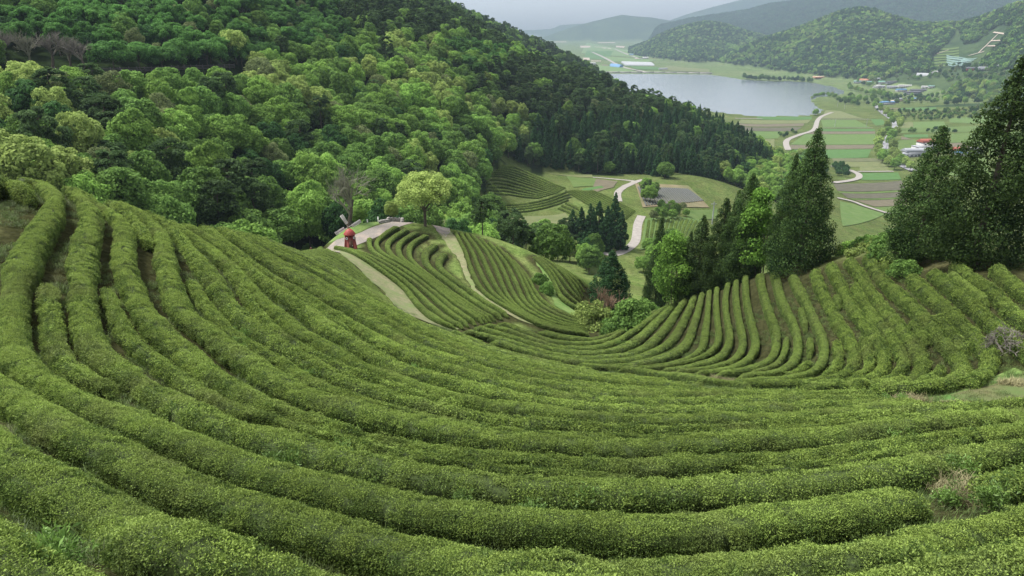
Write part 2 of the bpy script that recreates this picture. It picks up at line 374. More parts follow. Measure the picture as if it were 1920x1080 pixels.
_NS = 2600
_SL = np.linspace(LD[0], LD[-1], _NS)
def hit(u, v, lift=0.0, dmin=1.0, dmax=9400.0):
    """where the sight line through photo pixel (u, v) meets the ground raised by lift; rows x, y, z(ground)"""
    a, t = px_dir(u, v); a = np.atleast_1d(a); t = np.atleast_1d(t)
    out = np.zeros((len(a), 3))
    sl = _SL[(_SL >= math.log(dmin)) & (_SL <= math.log(dmax))]
    d = np.exp(sl)
    for i in range(len(a)):
        g = bil(gT, -1, 1, LD[0], LD[-1], np.full(len(sl), a[i]), sl) + lift / d - t[i]
        k = np.argmax(g >= 0) if (g >= 0).any() else int(np.argmax(g))
        if k > 0 and g[k] >= 0 and g[k - 1] < 0:
            f = -g[k - 1] / (g[k] - g[k - 1]); l = sl[k - 1] + f * (sl[k] - sl[k - 1])
        else:
            l = sl[k]
        dd = math.exp(l)
        out[i] = (dd * math.sin(a[i]), dd * math.cos(a[i]), 0)
    out[:, 2] = ground(out[:, 0], out[:, 1])
    return out
# ------------------------------------------------------------------ mesh and object helpers
def mesh_np(name, V, Fq, mats=(), smooth=False, mi=None, attrs=None):
    """mesh from arrays; Fq is (n,4) or (n,3) or a list of both"""
    V = np.asarray(V, np.float32)
    if not isinstance(Fq, list): Fq = [Fq]
    Fq = [np.asarray(f, np.int32) for f in Fq if len(f)]
    me = bpy.data.meshes.new(name)
    me.vertices.add(len(V)); me.vertices.foreach_set('co', V.ravel())
    nl = sum(f.size for f in Fq); nf = sum(len(f) for f in Fq)
    me.loops.add(nl); me.polygons.add(nf)
    if nf:
        me.loops.foreach_set('vertex_index', np.concatenate([f.ravel() for f in Fq]))
        tot = np.concatenate([np.full(len(f), f.shape[1], np.int32) for f in Fq])
        me.polygons.foreach_set('loop_start', np.concatenate([[0], np.cumsum(tot)[:-1]]).astype(np.int32))
        me.polygons.foreach_set('loop_total', tot)
        if smooth: me.polygons.foreach_set('use_smooth', np.ones(nf, bool))
        if mi is not None: me.polygons.foreach_set('material_index', np.asarray(mi, np.int32))
    for m in mats: me.materials.append(m)
    for k, (dom, typ, val) in (attrs or {}).items():
        at = me.attributes.new(k, typ, dom)
        key = 'vector' if typ == 'FLOAT_VECTOR' else ('color' if typ == 'FLOAT_COLOR' else 'value')
        at.data.foreach_set(key, np.asarray(val, np.int32 if typ == 'INT' else np.float32).ravel())
    me.update(); me.validate(clean_customdata=False)
    return me

def put(name, data=None, parent=None, loc=None, rz=None, **props):
    o = bpy.data.objects.new(name, data); COL.objects.link(o)
    if loc is not None: o.location = loc
    if rz is not None: o.rotation_euler = (0, 0, rz)
    if parent is not None: o.parent = parent
    for k, v in props.items(): o[k] = v
    return o
def thing(o, label, category, group=None):
    o['label'] = label; o['category'] = category
    if group: o['group'] = group
    return o

class MB:
    """collects boxes, tubes and lathes into one mesh"""
    def __init__(s): s.V = []; s.F4 = []; s.F3 = []; s.n = 0
    def add(s, V, F):
        V = np.asarray(V, float); F = np.asarray(F, int) + s.n
        s.V.append(V); s.n += len(V)
        (s.F4 if F.shape[1] == 4 else s.F3).append(F)
        return s
    def box(s, c, sz, M=None):
        x, y, z = [k / 2 for k in sz]
        V = np.array([(-x,-y,-z),(x,-y,-z),(x,y,-z),(-x,y,-z),(-x,-y,z),(x,-y,z),(x,y,z),(-x,y,z)], float)
        if M is not None: V = V @ np.array(M).T[:3, :3]
        return s.add(V + np.array(c), [(0,3,2,1),(4,5,6,7),(0,1,5,4),(1,2,6,5),(2,3,7,6),(3,0,4,7)])
    def tube(s, P, r, k=6, cap=True):
        P = np.asarray(P, float); n = len(P); r = np.broadcast_to(r, (n,))
        T = np.gradient(P, axis=0); T /= np.linalg.norm(T, axis=1)[:, None] + 1e-9
        up = np.where(np.abs(T[:, 2:3]) > .9, np.array([[1., 0, 0]]), np.array([[0, 0, 1.]]))
        A = np.cross(T, up); A /= np.linalg.norm(A, axis=1)[:, None] + 1e-9
        B = np.cross(T, A)
        th = np.arange(k) * 2 * math.pi / k
        V = P[:, None] + r[:, None, None] * (np.cos(th)[None, :, None] * A[:, None] + np.sin(th)[None, :, None] * B[:, None])
        i = np.arange(n - 1)[:, None] * k + np.arange(k)[None]
        j = np.arange(n - 1)[:, None] * k + (np.arange(k)[None] + 1) % k
        s.add(V.reshape(-1, 3), np.stack([i, j, j + k, i + k], -1).reshape(-1, 4))
        return s
    def lathe(s, prof, k=8, c=(0, 0, 0), rot=0.0):
        prof = np.asarray(prof, float)
        th = np.arange(k) * 2 * math.pi / k + rot
        V = np.stack([prof[:, 0:1] * np.cos(th), prof[:, 0:1] * np.sin(th), np.repeat(prof[:, 1:2], k, 1)], -1)
        n = len(prof)
        i = np.arange(n - 1)[:, None] * k + np.arange(k)[None]
        j = np.arange(n - 1)[:, None] * k + (np.arange(k)[None] + 1) % k
        return s.add(V.reshape(-1, 3) + np.array(c), np.stack([i, j, j + k, i + k], -1).reshape(-1, 4))
    def mesh(s, name, mat, smooth=False):
        fs = []
        if s.F4: fs.append(np.concatenate(s.F4))
        if s.F3: fs.append(np.concatenate(s.F3))
        return mesh_np(name, np.concatenate(s.V), fs, [mat], smooth)

# ------------------------------------------------------------------ materials
def new_mat(name):
    m = bpy.data.materials.new(name); m.use_nodes = True
    nt = m.node_tree; nt.nodes.clear()
    return m, nt, (lambda t: nt.nodes.new('ShaderNode' + t)), nt.links.new
def mixc(nt, fac, a, b, blend='MIX'):
    n = nt.nodes.new('ShaderNodeMix'); n.data_type = 'RGBA'; n.blend_type = blend
    for sock, val in ((n.inputs[0], fac), (n.inputs[6], a), (n.inputs[7], b)):
        if isinstance(val, (int, float)): sock.default_value = val
        elif isinstance(val, tuple): sock.default_value = (*val, 1)
        else: nt.links.new(val, sock)
    return n.outputs[2]
def noise(nt, vec, scale, detail=2, rough=.5):
    n = nt.nodes.new('ShaderNodeTexNoise'); n.inputs['Scale'].default_value = scale
    n.inputs['Detail'].default_value = detail; n.inputs['Roughness'].default_value = rough
    if vec is not None: nt.links.new(vec, n.inputs['Vector'])
    return n.outputs['Fac']
def ramp(nt, fac, lo, hi):
    n = nt.nodes.new('ShaderNodeMapRange'); n.inputs[1].default_value = lo; n.inputs[2].default_value = hi
    nt.links.new(fac, n.inputs[0]); return n.outputs[0]
def attr(nt, name):
    n = nt.nodes.new('ShaderNodeAttribute'); n.attribute_name = name; return n

def leaf_mat(name, young, old, dry=None, translucent=.25, rough=.5, vary=.35, patch=0.35, spec=.3, dry_amt=.5):
    """foliage: each leaf has its own age ('tint'), each clump and plant its own shade, and patches run over the ground"""
    m, nt, N, L = new_mat(name)
    t = attr(nt, 'tint').outputs['Fac']
    oi = N('ObjectInfo')
    geo = N('NewGeometry')
    pn = noise(nt, geo.outputs['Position'], patch, 3, .6)
    c = mixc(nt, t, old, young)
    if dry is not None:
        f = N('Math'); f.operation = 'MULTIPLY'; L(ramp(nt, pn, .52, .74), f.inputs[0]); f.inputs[1].default_value = dry_amt
        c = mixc(nt, f.outputs[0], c, dry)
    hv = N('HueSaturation'); L(c, hv.inputs['Color'])
    mr = N('MapRange'); mr.inputs[3].default_value = 1 - vary; mr.inputs[4].default_value = 1 + vary; L(oi.outputs['Random'], mr.inputs[0])
    mq = N('MapRange'); mq.inputs[1].default_value = .3; mq.inputs[2].default_value = .7; mq.inputs[3].default_value = .80; mq.inputs[4].default_value = 1.20; L(noise(nt, geo.outputs['Position'], patch * .3, 2, .5), mq.inputs[0])
    mm = N('Math'); mm.operation = 'MULTIPLY'; L(mr.outputs[0], mm.inputs[0]); L(mq.outputs[0], mm.inputs[1])
    L(mm.outputs[0], hv.inputs['Value'])
    mh = N('MapRange'); mh.inputs[3].default_value = .488; mh.inputs[4].default_value = .512; L(pn, mh.inputs[0])
    L(mh.outputs[0], hv.inputs['Hue'])
    p = N('BsdfPrincipled'); p.inputs['Roughness'].default_value = rough; p.inputs['Specular IOR Level'].default_value = spec
    L(hv.outputs[0], p.inputs['Base Color'])
    tr = N('BsdfTranslucent'); L(hv.outputs[0], tr.inputs['Color'])
    ms = N('MixShader'); ms.inputs[0].default_value = translucent
    L(p.outputs[0], ms.inputs[1]); L(tr.outputs[0], ms.inputs[2])
    o = N('OutputMaterial'); L(ms.outputs[0], o.inputs['Surface'])
    return m

def plain_mat(name, ca, cb, scale=3.0, rough=.85, bump=0.0, spec=.25, detail=4, cc=None, metal=0.0):
    m, nt, N, L = new_mat(name)
    geo = N('NewGeometry')
    f = noise(nt, geo.outputs['Position'], scale, detail, .6)
    c = mixc(nt, ramp(nt, f, .3, .7), ca, cb)
    if cc is not None:
        c = mixc(nt, ramp(nt, noise(nt, geo.outputs['Position'], scale * .13, 3, .6), .45, .7), c, cc)
    p = N('BsdfPrincipled'); L(c, p.inputs['Base Color']); p.inputs['Roughness'].default_value = rough
    p.inputs['Specular IOR Level'].default_value = spec; p.inputs['Metallic'].default_value = metal
    if bump:
        b = N('Bump'); b.inputs['Strength'].default_value = bump; L(f, b.inputs['Height']); L(b.outputs[0], p.inputs['Normal'])
    o = N('OutputMaterial'); L(p.outputs[0], o.inputs['Surface'])
    return m

M = {}
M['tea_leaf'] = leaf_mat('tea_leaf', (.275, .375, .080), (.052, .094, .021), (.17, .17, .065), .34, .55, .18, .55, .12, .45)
M['tea_leaf_far'] = leaf_mat('tea_leaf_far', (.280, .380, .082), (.068, .116, .027), (.18, .18, .07), .34, .5, .22, .28, .25, .45)
M['fern_leaf'] = leaf_mat('fern_leaf', (.145, .25, .05), (.075, .14, .03), None, .3, .5, .3)
M['grass_leaf'] = leaf_mat('grass_leaf', (.12, .18, .045), (.045, .075, .022), (.19, .165, .085), .25, .55, .3, .5, .2, .6)
M['dry_leaf'] = leaf_mat('dry_leaf', (.27, .25, .13), (.15, .14, .07), None, .2, .7, .25)
M['shoot_inside'] = plain_mat('shoot_inside', (.010, .017, .005), (.048, .072, .015), 30.0, .9, .9)
M['bark'] = plain_mat('bark', (.045, .036, .027), (.10, .085, .065), 6.0, .9, .5)
M['grey_bark'] = plain_mat('grey_bark', (.10, .092, .075), (.19, .175, .15), 5.0, .9, .3)

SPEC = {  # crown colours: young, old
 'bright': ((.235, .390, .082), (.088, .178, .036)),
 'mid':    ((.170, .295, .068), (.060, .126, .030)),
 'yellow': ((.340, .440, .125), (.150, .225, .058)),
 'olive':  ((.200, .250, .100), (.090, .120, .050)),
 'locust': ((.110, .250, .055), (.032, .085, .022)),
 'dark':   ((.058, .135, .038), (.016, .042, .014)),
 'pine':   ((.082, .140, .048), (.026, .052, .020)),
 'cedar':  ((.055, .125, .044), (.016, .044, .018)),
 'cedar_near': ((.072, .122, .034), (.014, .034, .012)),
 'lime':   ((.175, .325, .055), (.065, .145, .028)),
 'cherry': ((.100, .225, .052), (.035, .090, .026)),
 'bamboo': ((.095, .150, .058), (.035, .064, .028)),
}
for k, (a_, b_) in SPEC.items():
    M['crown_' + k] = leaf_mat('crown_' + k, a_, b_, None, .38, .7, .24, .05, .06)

# ------------------------------------------------------------------ the land itself
is_wood = np.zeros(gZ.shape, bool)
_ca = np.concatenate([[px_dir(q[0], q[1])[0] for q in SURV], [px_dir(q[0], q[1])[0] for q in WOODS]])
_cl = np.log(np.concatenate([[q[2] for q in SURV], [q[2] for q in WOODS]]))
_cw = np.concatenate([np.zeros(len(SURV)), np.ones(len(WOODS))])
def wood_at(a, l):
    sh = np.shape(a); a = np.ravel(a); l = np.ravel(l); out = np.zeros(len(a), bool)
    for k in range(0, len(a), 20000):
        dd = (a[k:k+20000, None] - _ca[None]) ** 2 + (l[k:k+20000, None] - _cl[None]) ** 2
        out[k:k+20000] = _cw[np.argmin(dd, 1)] > 0
    return out.reshape(sh)
sub = wood_at(gA[::2, ::2], gL[::2, ::2])
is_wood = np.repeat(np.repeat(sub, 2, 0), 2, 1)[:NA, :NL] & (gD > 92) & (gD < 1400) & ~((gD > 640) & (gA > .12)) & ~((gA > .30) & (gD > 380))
hill_far = (gD > 1150) & (gZ > ZL + 9)
C_ = np.zeros(gZ.shape + (4,), np.float32); C_[..., 3] = 1
n1 = fbm(gX / 3.0, gY / 3.0, 5, 4)[..., None]; n2 = fbm(gX / 0.7, gY / 0.7, 6, 3)[..., None]
C_[..., :3] = np.array((.046, .064, .020)) * (1 - n1) + np.array((.085, .078, .042)) * n1
_tw = sstep(45, 62, gD)[..., None]
C_[..., :3] = C_[..., :3] * (1 - _tw) + _tw * (np.array((.070, .120, .028)) * (1 - n1) + np.array((.125, .14, .055)) * n1)
plain_w = sstep(120, 300, gD)[..., None]
C_[..., :3] = C_[..., :3] * (1 - plain_w) + plain_w * (np.array((.055, .092, .026)) * (1 - n1) + np.array((.095, .105, .042)) * n1)
pl_n = fbm(gX / 90, gY / 60, 15, 3)[..., None]
fp = sstep(1100, 1500, gD)[..., None]
C_[..., :3] = C_[..., :3] * (1 - fp) + fp * (np.array((.075, .120, .042)) * (1 - pl_n) + np.array((.12, .145, .07)) * pl_n)
hn = fbm(gX / 60, gY / 60, 25, 5)[..., None]
fc = np.array((.016, .034, .018)) * (1 - hn) + np.array((.065, .095, .036)) * hn
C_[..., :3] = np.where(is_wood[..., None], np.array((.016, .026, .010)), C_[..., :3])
C_[..., :3] = np.where(hill_far[..., None], fc, C_[..., :3])
sea = (gD > 7300) & (gZ < ZL + 4)
C_[..., :3] = np.where(sea[..., None], np.array((.20, .22, .24)), C_[..., :3])

m, nt, N, L = new_mat('ground')
col = attr(nt, 'tone').outputs['Color']
geo = N('NewGeometry')
na = noise(nt, geo.outputs['Position'], 5.0, 5, .65)
nb = noise(nt, geo.outputs['Position'], .045, 5, .65)
c = mixc(nt, ramp(nt, na, .3, .7), (.45, .45, .45), (1.45, 1.45, 1.45))
c = mixc(nt, 1.0, col, c, 'MULTIPLY')
nc = noise(nt, geo.outputs['Position'], .9, 4, .7)
c = mixc(nt, 1.0, c, mixc(nt, ramp(nt, nc, .32, .68), (.62, .66, .6), (1.35, 1.3, 1.3)), 'MULTIPLY')
c2 = mixc(nt, ramp(nt, nb, .3, .7), (.7, .7, .7), (1.3, 1.3, 1.3))
c = mixc(nt, 1.0, c, c2, 'MULTIPLY')
p = N('BsdfPrincipled'); p.inputs['Roughness'].default_value = 1.0; p.inputs['Specular IOR Level'].default_value = .0
L(c, p.inputs['Base Color'])
b = N('Bump'); b.inputs['Strength'].default_value = .7; b.inputs['Distance'].default_value = .06; L(na, b.inputs['Height']); L(b.outputs[0], p.inputs['Normal'])
o = N('OutputMaterial'); L(p.outputs[0], o.inputs['Surface'])
M['ground'] = m
_i = np.arange(NA - 1)[:, None] * NL + np.arange(NL - 1)[None]
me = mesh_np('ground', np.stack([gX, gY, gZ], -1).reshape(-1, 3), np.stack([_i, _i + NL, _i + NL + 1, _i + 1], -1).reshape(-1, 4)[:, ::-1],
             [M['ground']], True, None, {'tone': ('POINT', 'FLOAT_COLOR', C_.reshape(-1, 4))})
me.flip_normals()
put('ground', me, kind='structure')

# horizon profile for visibility tests
gMax = np.maximum.accumulate(gT, axis=1)
def seen(x, y, z):
    d = np.hypot(x, y)
    a = np.arctan2(x, y)
    lim = bil(gMax, -1, 1, LD[0], LD[-1], a, np.log(d * 0.97))
    return z / d > lim - 1e-4

# ------------------------------------------------------------------ sheets that follow the ground: paths, roads, fields
def spline(P, n):
    """Catmull-Rom through P with n samples"""
    P = np.asarray(P, float)
    if len(P) == 2: 
        t = np.linspace(0, 1, n)[:, None]; return P[0] * (1 - t) + P[1] * t
    Q = np.vstack([2 * P[0] - P[1], P, 2 * P[-1] - P[-2]])
    seg = np.linalg.norm(np.diff(P, axis=0), axis=1); s = np.concatenate([[0], np.cumsum(seg)])
    u = np.linspace(0, s[-1], n); k = np.clip(np.searchsorted(s, u, 'right') - 1, 0, len(P) - 2)
    t = ((u - s[k]) / np.maximum(seg[k], 1e-9))[:, None]
    p0, p1, p2, p3 = Q[k], Q[k + 1], Q[k + 2], Q[k + 3]
    return .5 * (2 * p1 + (p2 - p0) * t + (2 * p0 - 5 * p1 + 4 * p2 - p3) * t ** 2 + (3 * p1 - p0 - 3 * p2 + p3) * t ** 3)
def resample(P, step):
    seg = np.linalg.norm(np.diff(P, axis=0), axis=1); s = np.concatenate([[0], np.cumsum(seg)])
    n = max(2, int(s[-1] / step) + 1); u = np.linspace(0, s[-1], n)
    return np.stack([np.interp(u, s, P[:, k]) for k in range(P.shape[1])], 1), s[-1]
def smooth_line(P, it=3):
    P = P.copy()
    for _ in range(it):
        P[1:-1] = .25 * P[:-2] + .5 * P[1:-1] + .25 * P[2:]
    return P

def two_edge_sheet(name, left, right, mat, lift=.06, n=60, across=8, dmin=20, dmax=900, wob=.12, **props):
    """ground strip between two surveyed edges"""
    A = spline(left, n); B = spline(right, n)
    PA_ = hit(A[:, 0], A[:, 1], 0, dmin, dmax)[:, :2]; PB_ = hit(B[:, 0], B[:, 1], 0, dmin, dmax)[:, :2]
    PA_ = smooth_line(PA_, 2); PB_ = smooth_line(PB_, 2)
    t = np.linspace(0, 1, across)[None, :, None]
    G = PA_[:, None] * (1 - t) + PB_[:, None] * t
    wv = (fbm(G[..., 0] / 1.5, G[..., 1] / 1.5, 91, 2) - .5) * wob * 4
    G = G + np.stack([wv, wv], -1) * ((t == 0) | (t == 1))
    z = ground(G[..., 0], G[..., 1]) + lift
    V = np.concatenate([G, z[..., None]], -1).reshape(-1, 3)
    i = np.arange(n - 1)[:, None] * across + np.arange(across - 1)[None]
    me = mesh_np(name, V, np.stack([i, i + 1, i + across + 1, i + across], -1).reshape(-1, 4), [mat], True)
    return put(name, me, kind='structure', **props)
def strip(name, trace, width, mat, lift=.08, dmin=60, dmax=3000, n=50, step=None, sm=3, **props):
    A = spline(trace, n); P = smooth_line(hit(A[:, 0], A[:, 1], 0, dmin, dmax)[:, :2], sm)
    T = np.gradient(P, axis=0); T /= np.linalg.norm(T, axis=1)[:, None]; Nn = np.stack([T[:, 1], -T[:, 0]], 1)
    o_ = np.linspace(-.5, .5, 4)
    G = P[:, None] + Nn[:, None] * o_[None, :, None] * width
    z = ground(G[..., 0], G[..., 1]) + lift
    i = np.arange(n - 1)[:, None] * 4 + np.arange(3)[None]
    me = mesh_np(name, np.concatenate([G, z[..., None]], -1).reshape(-1, 3), np.stack([i, i + 1, i + 5, i + 4], -1).reshape(-1, 4), [mat], True)
    return put(name, me, kind='structure', **props)
def patch(name, poly, mat, lift=.15, dmin=150, dmax=3500, n=10, **props):
    """a four-cornered field: corners in photo pixels"""
    q = np.array(poly, float)
    C4 = hit(q[:, 0], q[:, 1], 0, dmin, dmax)[:, :2]
    s_, t_ = np.meshgrid(np.linspace(0, 1, n), np.linspace(0, 1, n), indexing='ij')
    G = (C4[0] * ((1 - s_) * (1 - t_))[..., None] + C4[1] * (s_ * (1 - t_))[..., None] + C4[2] * (s_ * t_)[..., None] + C4[3] * ((1 - s_) * t_)[..., None])
    z = ground(G[..., 0], G[..., 1]) + lift
    i = np.arange(n - 1)[:, None] * n + np.arange(n - 1)[None]
    me = mesh_np(name, np.concatenate([G, z[..., None]], -1).reshape(-1, 3), np.stack([i, i + 1, i + n + 1, i + n], -1).reshape(-1, 4), [mat], True)
    return put(name, me, kind='structure', **props)
# ------------------------------------------------------------------ instancing on points (leaves, woods: what nobody could count)
def source_coll(name, meshes):
    c = bpy.data.collections.new(name)
    for k, me in enumerate(meshes):
        c.objects.link(bpy.data.objects.new('%s_%02d' % (name, k), me))
    return c
def scatter_group(coll):
    g = bpy.data.node_groups.new('scatter_' + coll.name, 'GeometryNodeTree')
    g.interface.new_socket('Geometry', in_out='INPUT', socket_type='NodeSocketGeometry')
    g.interface.new_socket('Geometry', in_out='OUTPUT', socket_type='NodeSocketGeometry')
    n = g.nodes; gi = n.new('NodeGroupInput'); go = n.new('NodeGroupOutput')
    ci = n.new('GeometryNodeCollectionInfo'); ci.inputs['Collection'].default_value = coll
    ci.inputs['Separate Children'].default_value = True; ci.inputs['Reset Children'].default_value = True
    iop = n.new('GeometryNodeInstanceOnPoints'); iop.inputs['Pick Instance'].default_value = True
    def na(nm, typ):
        a = n.new('GeometryNodeInputNamedAttribute'); a.data_type = typ; a.inputs['Name'].default_value = nm; return a.outputs['Attribute']
    e = n.new('FunctionNodeEulerToRotation'); g.links.new(na('rot', 'FLOAT_VECTOR'), e.inputs[0])
    g.links.new(gi.outputs[0], iop.inputs['Points']); g.links.new(ci.outputs[0], iop.inputs['Instance'])
    g.links.new(na('idx', 'INT'), iop.inputs['Instance Index']); g.links.new(e.outputs[0], iop.inputs['Rotation'])
    g.links.new(na('scl', 'FLOAT_VECTOR'), iop.inputs['Scale'])
    g.links.new(iop.outputs[0], go.inputs[0])
    return g
def scatter(name, P, rot, scl, idx, group, parent=None, **props):
    P = np.asarray(P, float)
    if np.ndim(scl) == 1: scl = np.repeat(np.asarray(scl)[:, None], 3, 1)
    me = mesh_np(name, P, [], (), False, None, {'rot': ('POINT', 'FLOAT_VECTOR', rot), 'scl': ('POINT', 'FLOAT_VECTOR', scl), 'idx': ('POINT', 'INT', idx)})
    o = put(name, me, parent, kind='stuff', **props)
    md = o.modifiers.new('scatter', 'NODES'); md.node_group = group
    return o
def euler_from_normal(Nv, spin):
    """XYZ euler that turns +Z into Nv after spinning about Z"""
    Nv = Nv / np.linalg.norm(Nv, axis=1)[:, None]
    ax = np.where(np.abs(Nv[:, 2:3]) > .99, np.array([[1., 0, 0]]), np.array([[0, 0, 1.]]))
    X = np.cross(ax, Nv); X /= np.linalg.norm(X, axis=1)[:, None]; Y = np.cross(Nv, X)
    c, s = np.cos(spin)[:, None], np.sin(spin)[:, None]
    X, Y = X * c + Y * s, Y * c - X * s
    # rotation matrix columns X, Y, N -> euler XYZ
    r20, r21, r22, r10, r00 = X[:, 2], Y[:, 2], Nv[:, 2], X[:, 1], X[:, 0]
    return np.stack([np.arctan2(r21, r22), -np.arcsin(np.clip(r20, -1, 1)), np.arctan2(r10, r00)], 1)

def euler_from_frame(Nv, T):
    """XYZ euler with +Z along Nv and +X along T as far as possible"""
    Nv = Nv / np.linalg.norm(Nv, axis=1)[:, None]
    X = T - Nv * np.sum(T * Nv, 1)[:, None]; X /= np.linalg.norm(X, axis=1)[:, None]; Y = np.cross(Nv, X)
    return np.stack([np.arctan2(Y[:, 2], Nv[:, 2]), -np.arcsin(np.clip(X[:, 2], -1, 1)), np.arctan2(X[:, 1], X[:, 0])], 1)

# ------------------------------------------------------------------ leaf patches for the hedges
def leaf_patch(name, size, n, length, seed, mat, depth=.05, width=.45, lean=.75, bend=.85, age=.5):
    r = np.random.default_rng(seed)
    x = r.uniform(-.5, .5, n) * size; y = r.uniform(-.5, .5, n) * size; z = r.uniform(-1, .5, n) * depth
    th = r.uniform(0, 2 * math.pi, n); el = r.uniform(.1, 1.25, n) * lean
    Dv = np.stack([np.cos(th) * np.cos(el), np.sin(th) * np.cos(el), np.sin(el)], 1)
    rnd = r.normal(size=(n, 3)); W = np.cross(Dv, rnd); W /= np.linalg.norm(W, axis=1)[:, None]
    Ln = length * r.uniform(.65, 1.3, n)[:, None]; B = np.stack([x, y, z], 1)
    up = np.cross(W, Dv)
    V = np.stack([B, B + Dv * Ln * .5 + W * Ln * width * .5 + up * Ln * .07, B + Dv * Ln, B + Dv * Ln * .5 - W * Ln * width * .5 + up * Ln * .07], 1).reshape(-1, 3)
    V[:, 2] -= V[:, 1] ** 2 * bend
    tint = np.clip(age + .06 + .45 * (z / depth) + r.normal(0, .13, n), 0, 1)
    F = np.arange(4 * n).reshape(n, 4)
    return mesh_np(name, V, F, [mat], False, None, {'tint': ('FACE', 'FLOAT', tint)})
def shoot_set(name, size, n, length, seed, mat, depth, width=.45):
    """five patches of fresh flush for the plucked top, then three of older leaves, darkened as painted shade for the flanks"""
    return scatter_group(source_coll(name, [leaf_patch(name, size, n, length, seed + k, mat, depth, width) for k in range(5)]
                                     + [leaf_patch(name + '_old_shade', size, int(n * .8), length * 1.15, seed + 5 + k, mat, depth * 1.5, width, .75, .85, .10) for k in range(3)]))  # low age: older leaves, their dark tint also painting shade on the sides
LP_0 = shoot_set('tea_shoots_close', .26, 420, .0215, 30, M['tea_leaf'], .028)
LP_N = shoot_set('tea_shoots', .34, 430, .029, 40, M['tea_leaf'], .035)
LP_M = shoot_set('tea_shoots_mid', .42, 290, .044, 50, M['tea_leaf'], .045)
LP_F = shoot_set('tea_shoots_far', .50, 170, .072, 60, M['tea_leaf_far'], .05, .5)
LP_W = scatter_group(source_coll('fern_fronds', [leaf_patch('fern_fronds', .36, 150, .075, 70 + k, M['fern_leaf'], .12, .3, 1.0, .3) for k in range(3)]))

ORD = ['first','second','third','fourth','fifth','sixth','seventh','eighth','ninth','tenth','eleventh','twelfth','thirteenth','fourteenth','fifteenth','sixteenth','seventeenth','eighteenth','nineteenth']
TENS = {20:'twenty',30:'thirty',40:'forty',50:'fifty',60:'sixty'}
def ordinal(n):
    if n <= 19: return ORD[n - 1]
    t, u = n // 10 * 10, n % 10
    return (TENS[t][:-1] + 'ieth') if u == 0 else TENS[t] + '-' + ORD[u - 1]

HEDGE_SEED = [100]
HEDGE_PTS = []
SPECS = []
def hedge(trace, width, label, group, height=.85, dmin=3, dmax=400):
    trace = [tuple(q) for q in trace]      # rows that leave the frame run on beside it
    for end, nb in ((0, 1), (-1, -2)):
        (u1, v1), (u0, v0) = trace[end], trace[nb]
        if u1 < 0 or u1 > 1920:
            k_ = 420 / max(abs(u1 - u0), 20); q = (u1 + (u1 - u0) * k_, v1 + (v1 - v0) * k_)
            trace = [q] + trace if end == 0 else trace + [q]
    A = spline(trace, max(24, len(trace) * 7))
    P = hit(A[:, 0], A[:, 1], height * .45, dmin, dmax)[:, :2]
    SPECS.append(dict(P=P, width=width, label=label, group=group, height=height))
def build_hedges():
    allP = []
    for k, q in enumerate(SPECS):
        P = q['P']
        keep = np.concatenate([[True], np.linalg.norm(np.diff(P, axis=0), axis=1) > 1e-3])
        P = smooth_line(P[keep], 2)
        dm = float(np.median(np.hypot(P[:, 0], P[:, 1])))
        P, ln = resample(P, min(max(.011 * dm, .16), .75))
        q['P'] = smooth_line(P, 4); q['len'] = ln; q['dm'] = dm
        q['w'] = q['width'] * np.interp(np.hypot(q['P'][:, 0], q['P'][:, 1]), [5, 9, 16, 24, 200], [.52, .58, .76, .90, .95])
        allP.append(np.concatenate([q['P'], q['w'][:, None], np.full((len(P), 1), k)], 1))
    allP = np.concatenate(allP)
    for k, q in enumerate(SPECS):
        P = q['P']
        if len(P) < 4 or q['len'] < .6: continue
        oth = allP[allP[:, 3] != k]
        c = P.mean(0); rad = np.max(np.linalg.norm(P - c, axis=1)) + 4
        oth = oth[np.linalg.norm(oth[:, :2] - c, axis=1) < rad]
        f = np.ones(len(P))
        if len(oth):
            D = np.linalg.norm(P[:, None] - oth[None, :, :2], axis=2) / ((oth[None, :, 2] + q['w'][:, None]) * .5)
            f = np.clip((.64 if q['dm'] < 30 else .60 if q['dm'] < 60 else .54) * D.min(1), .28, 1)
            for _ in range(6): f[1:-1] = .25 * f[:-2] + .5 * f[1:-1] + .25 * f[2:]
        build_hedge(P, q['w'] * f, q['label'], q['group'], q['height'] * np.interp(np.hypot(P[:, 0], P[:, 1]), [5, 9, 16, 24, 200], [.46, .50, .60, .72, .84]) * np.clip(f, .7, 1) ** .6, q['dm'], q['len'])
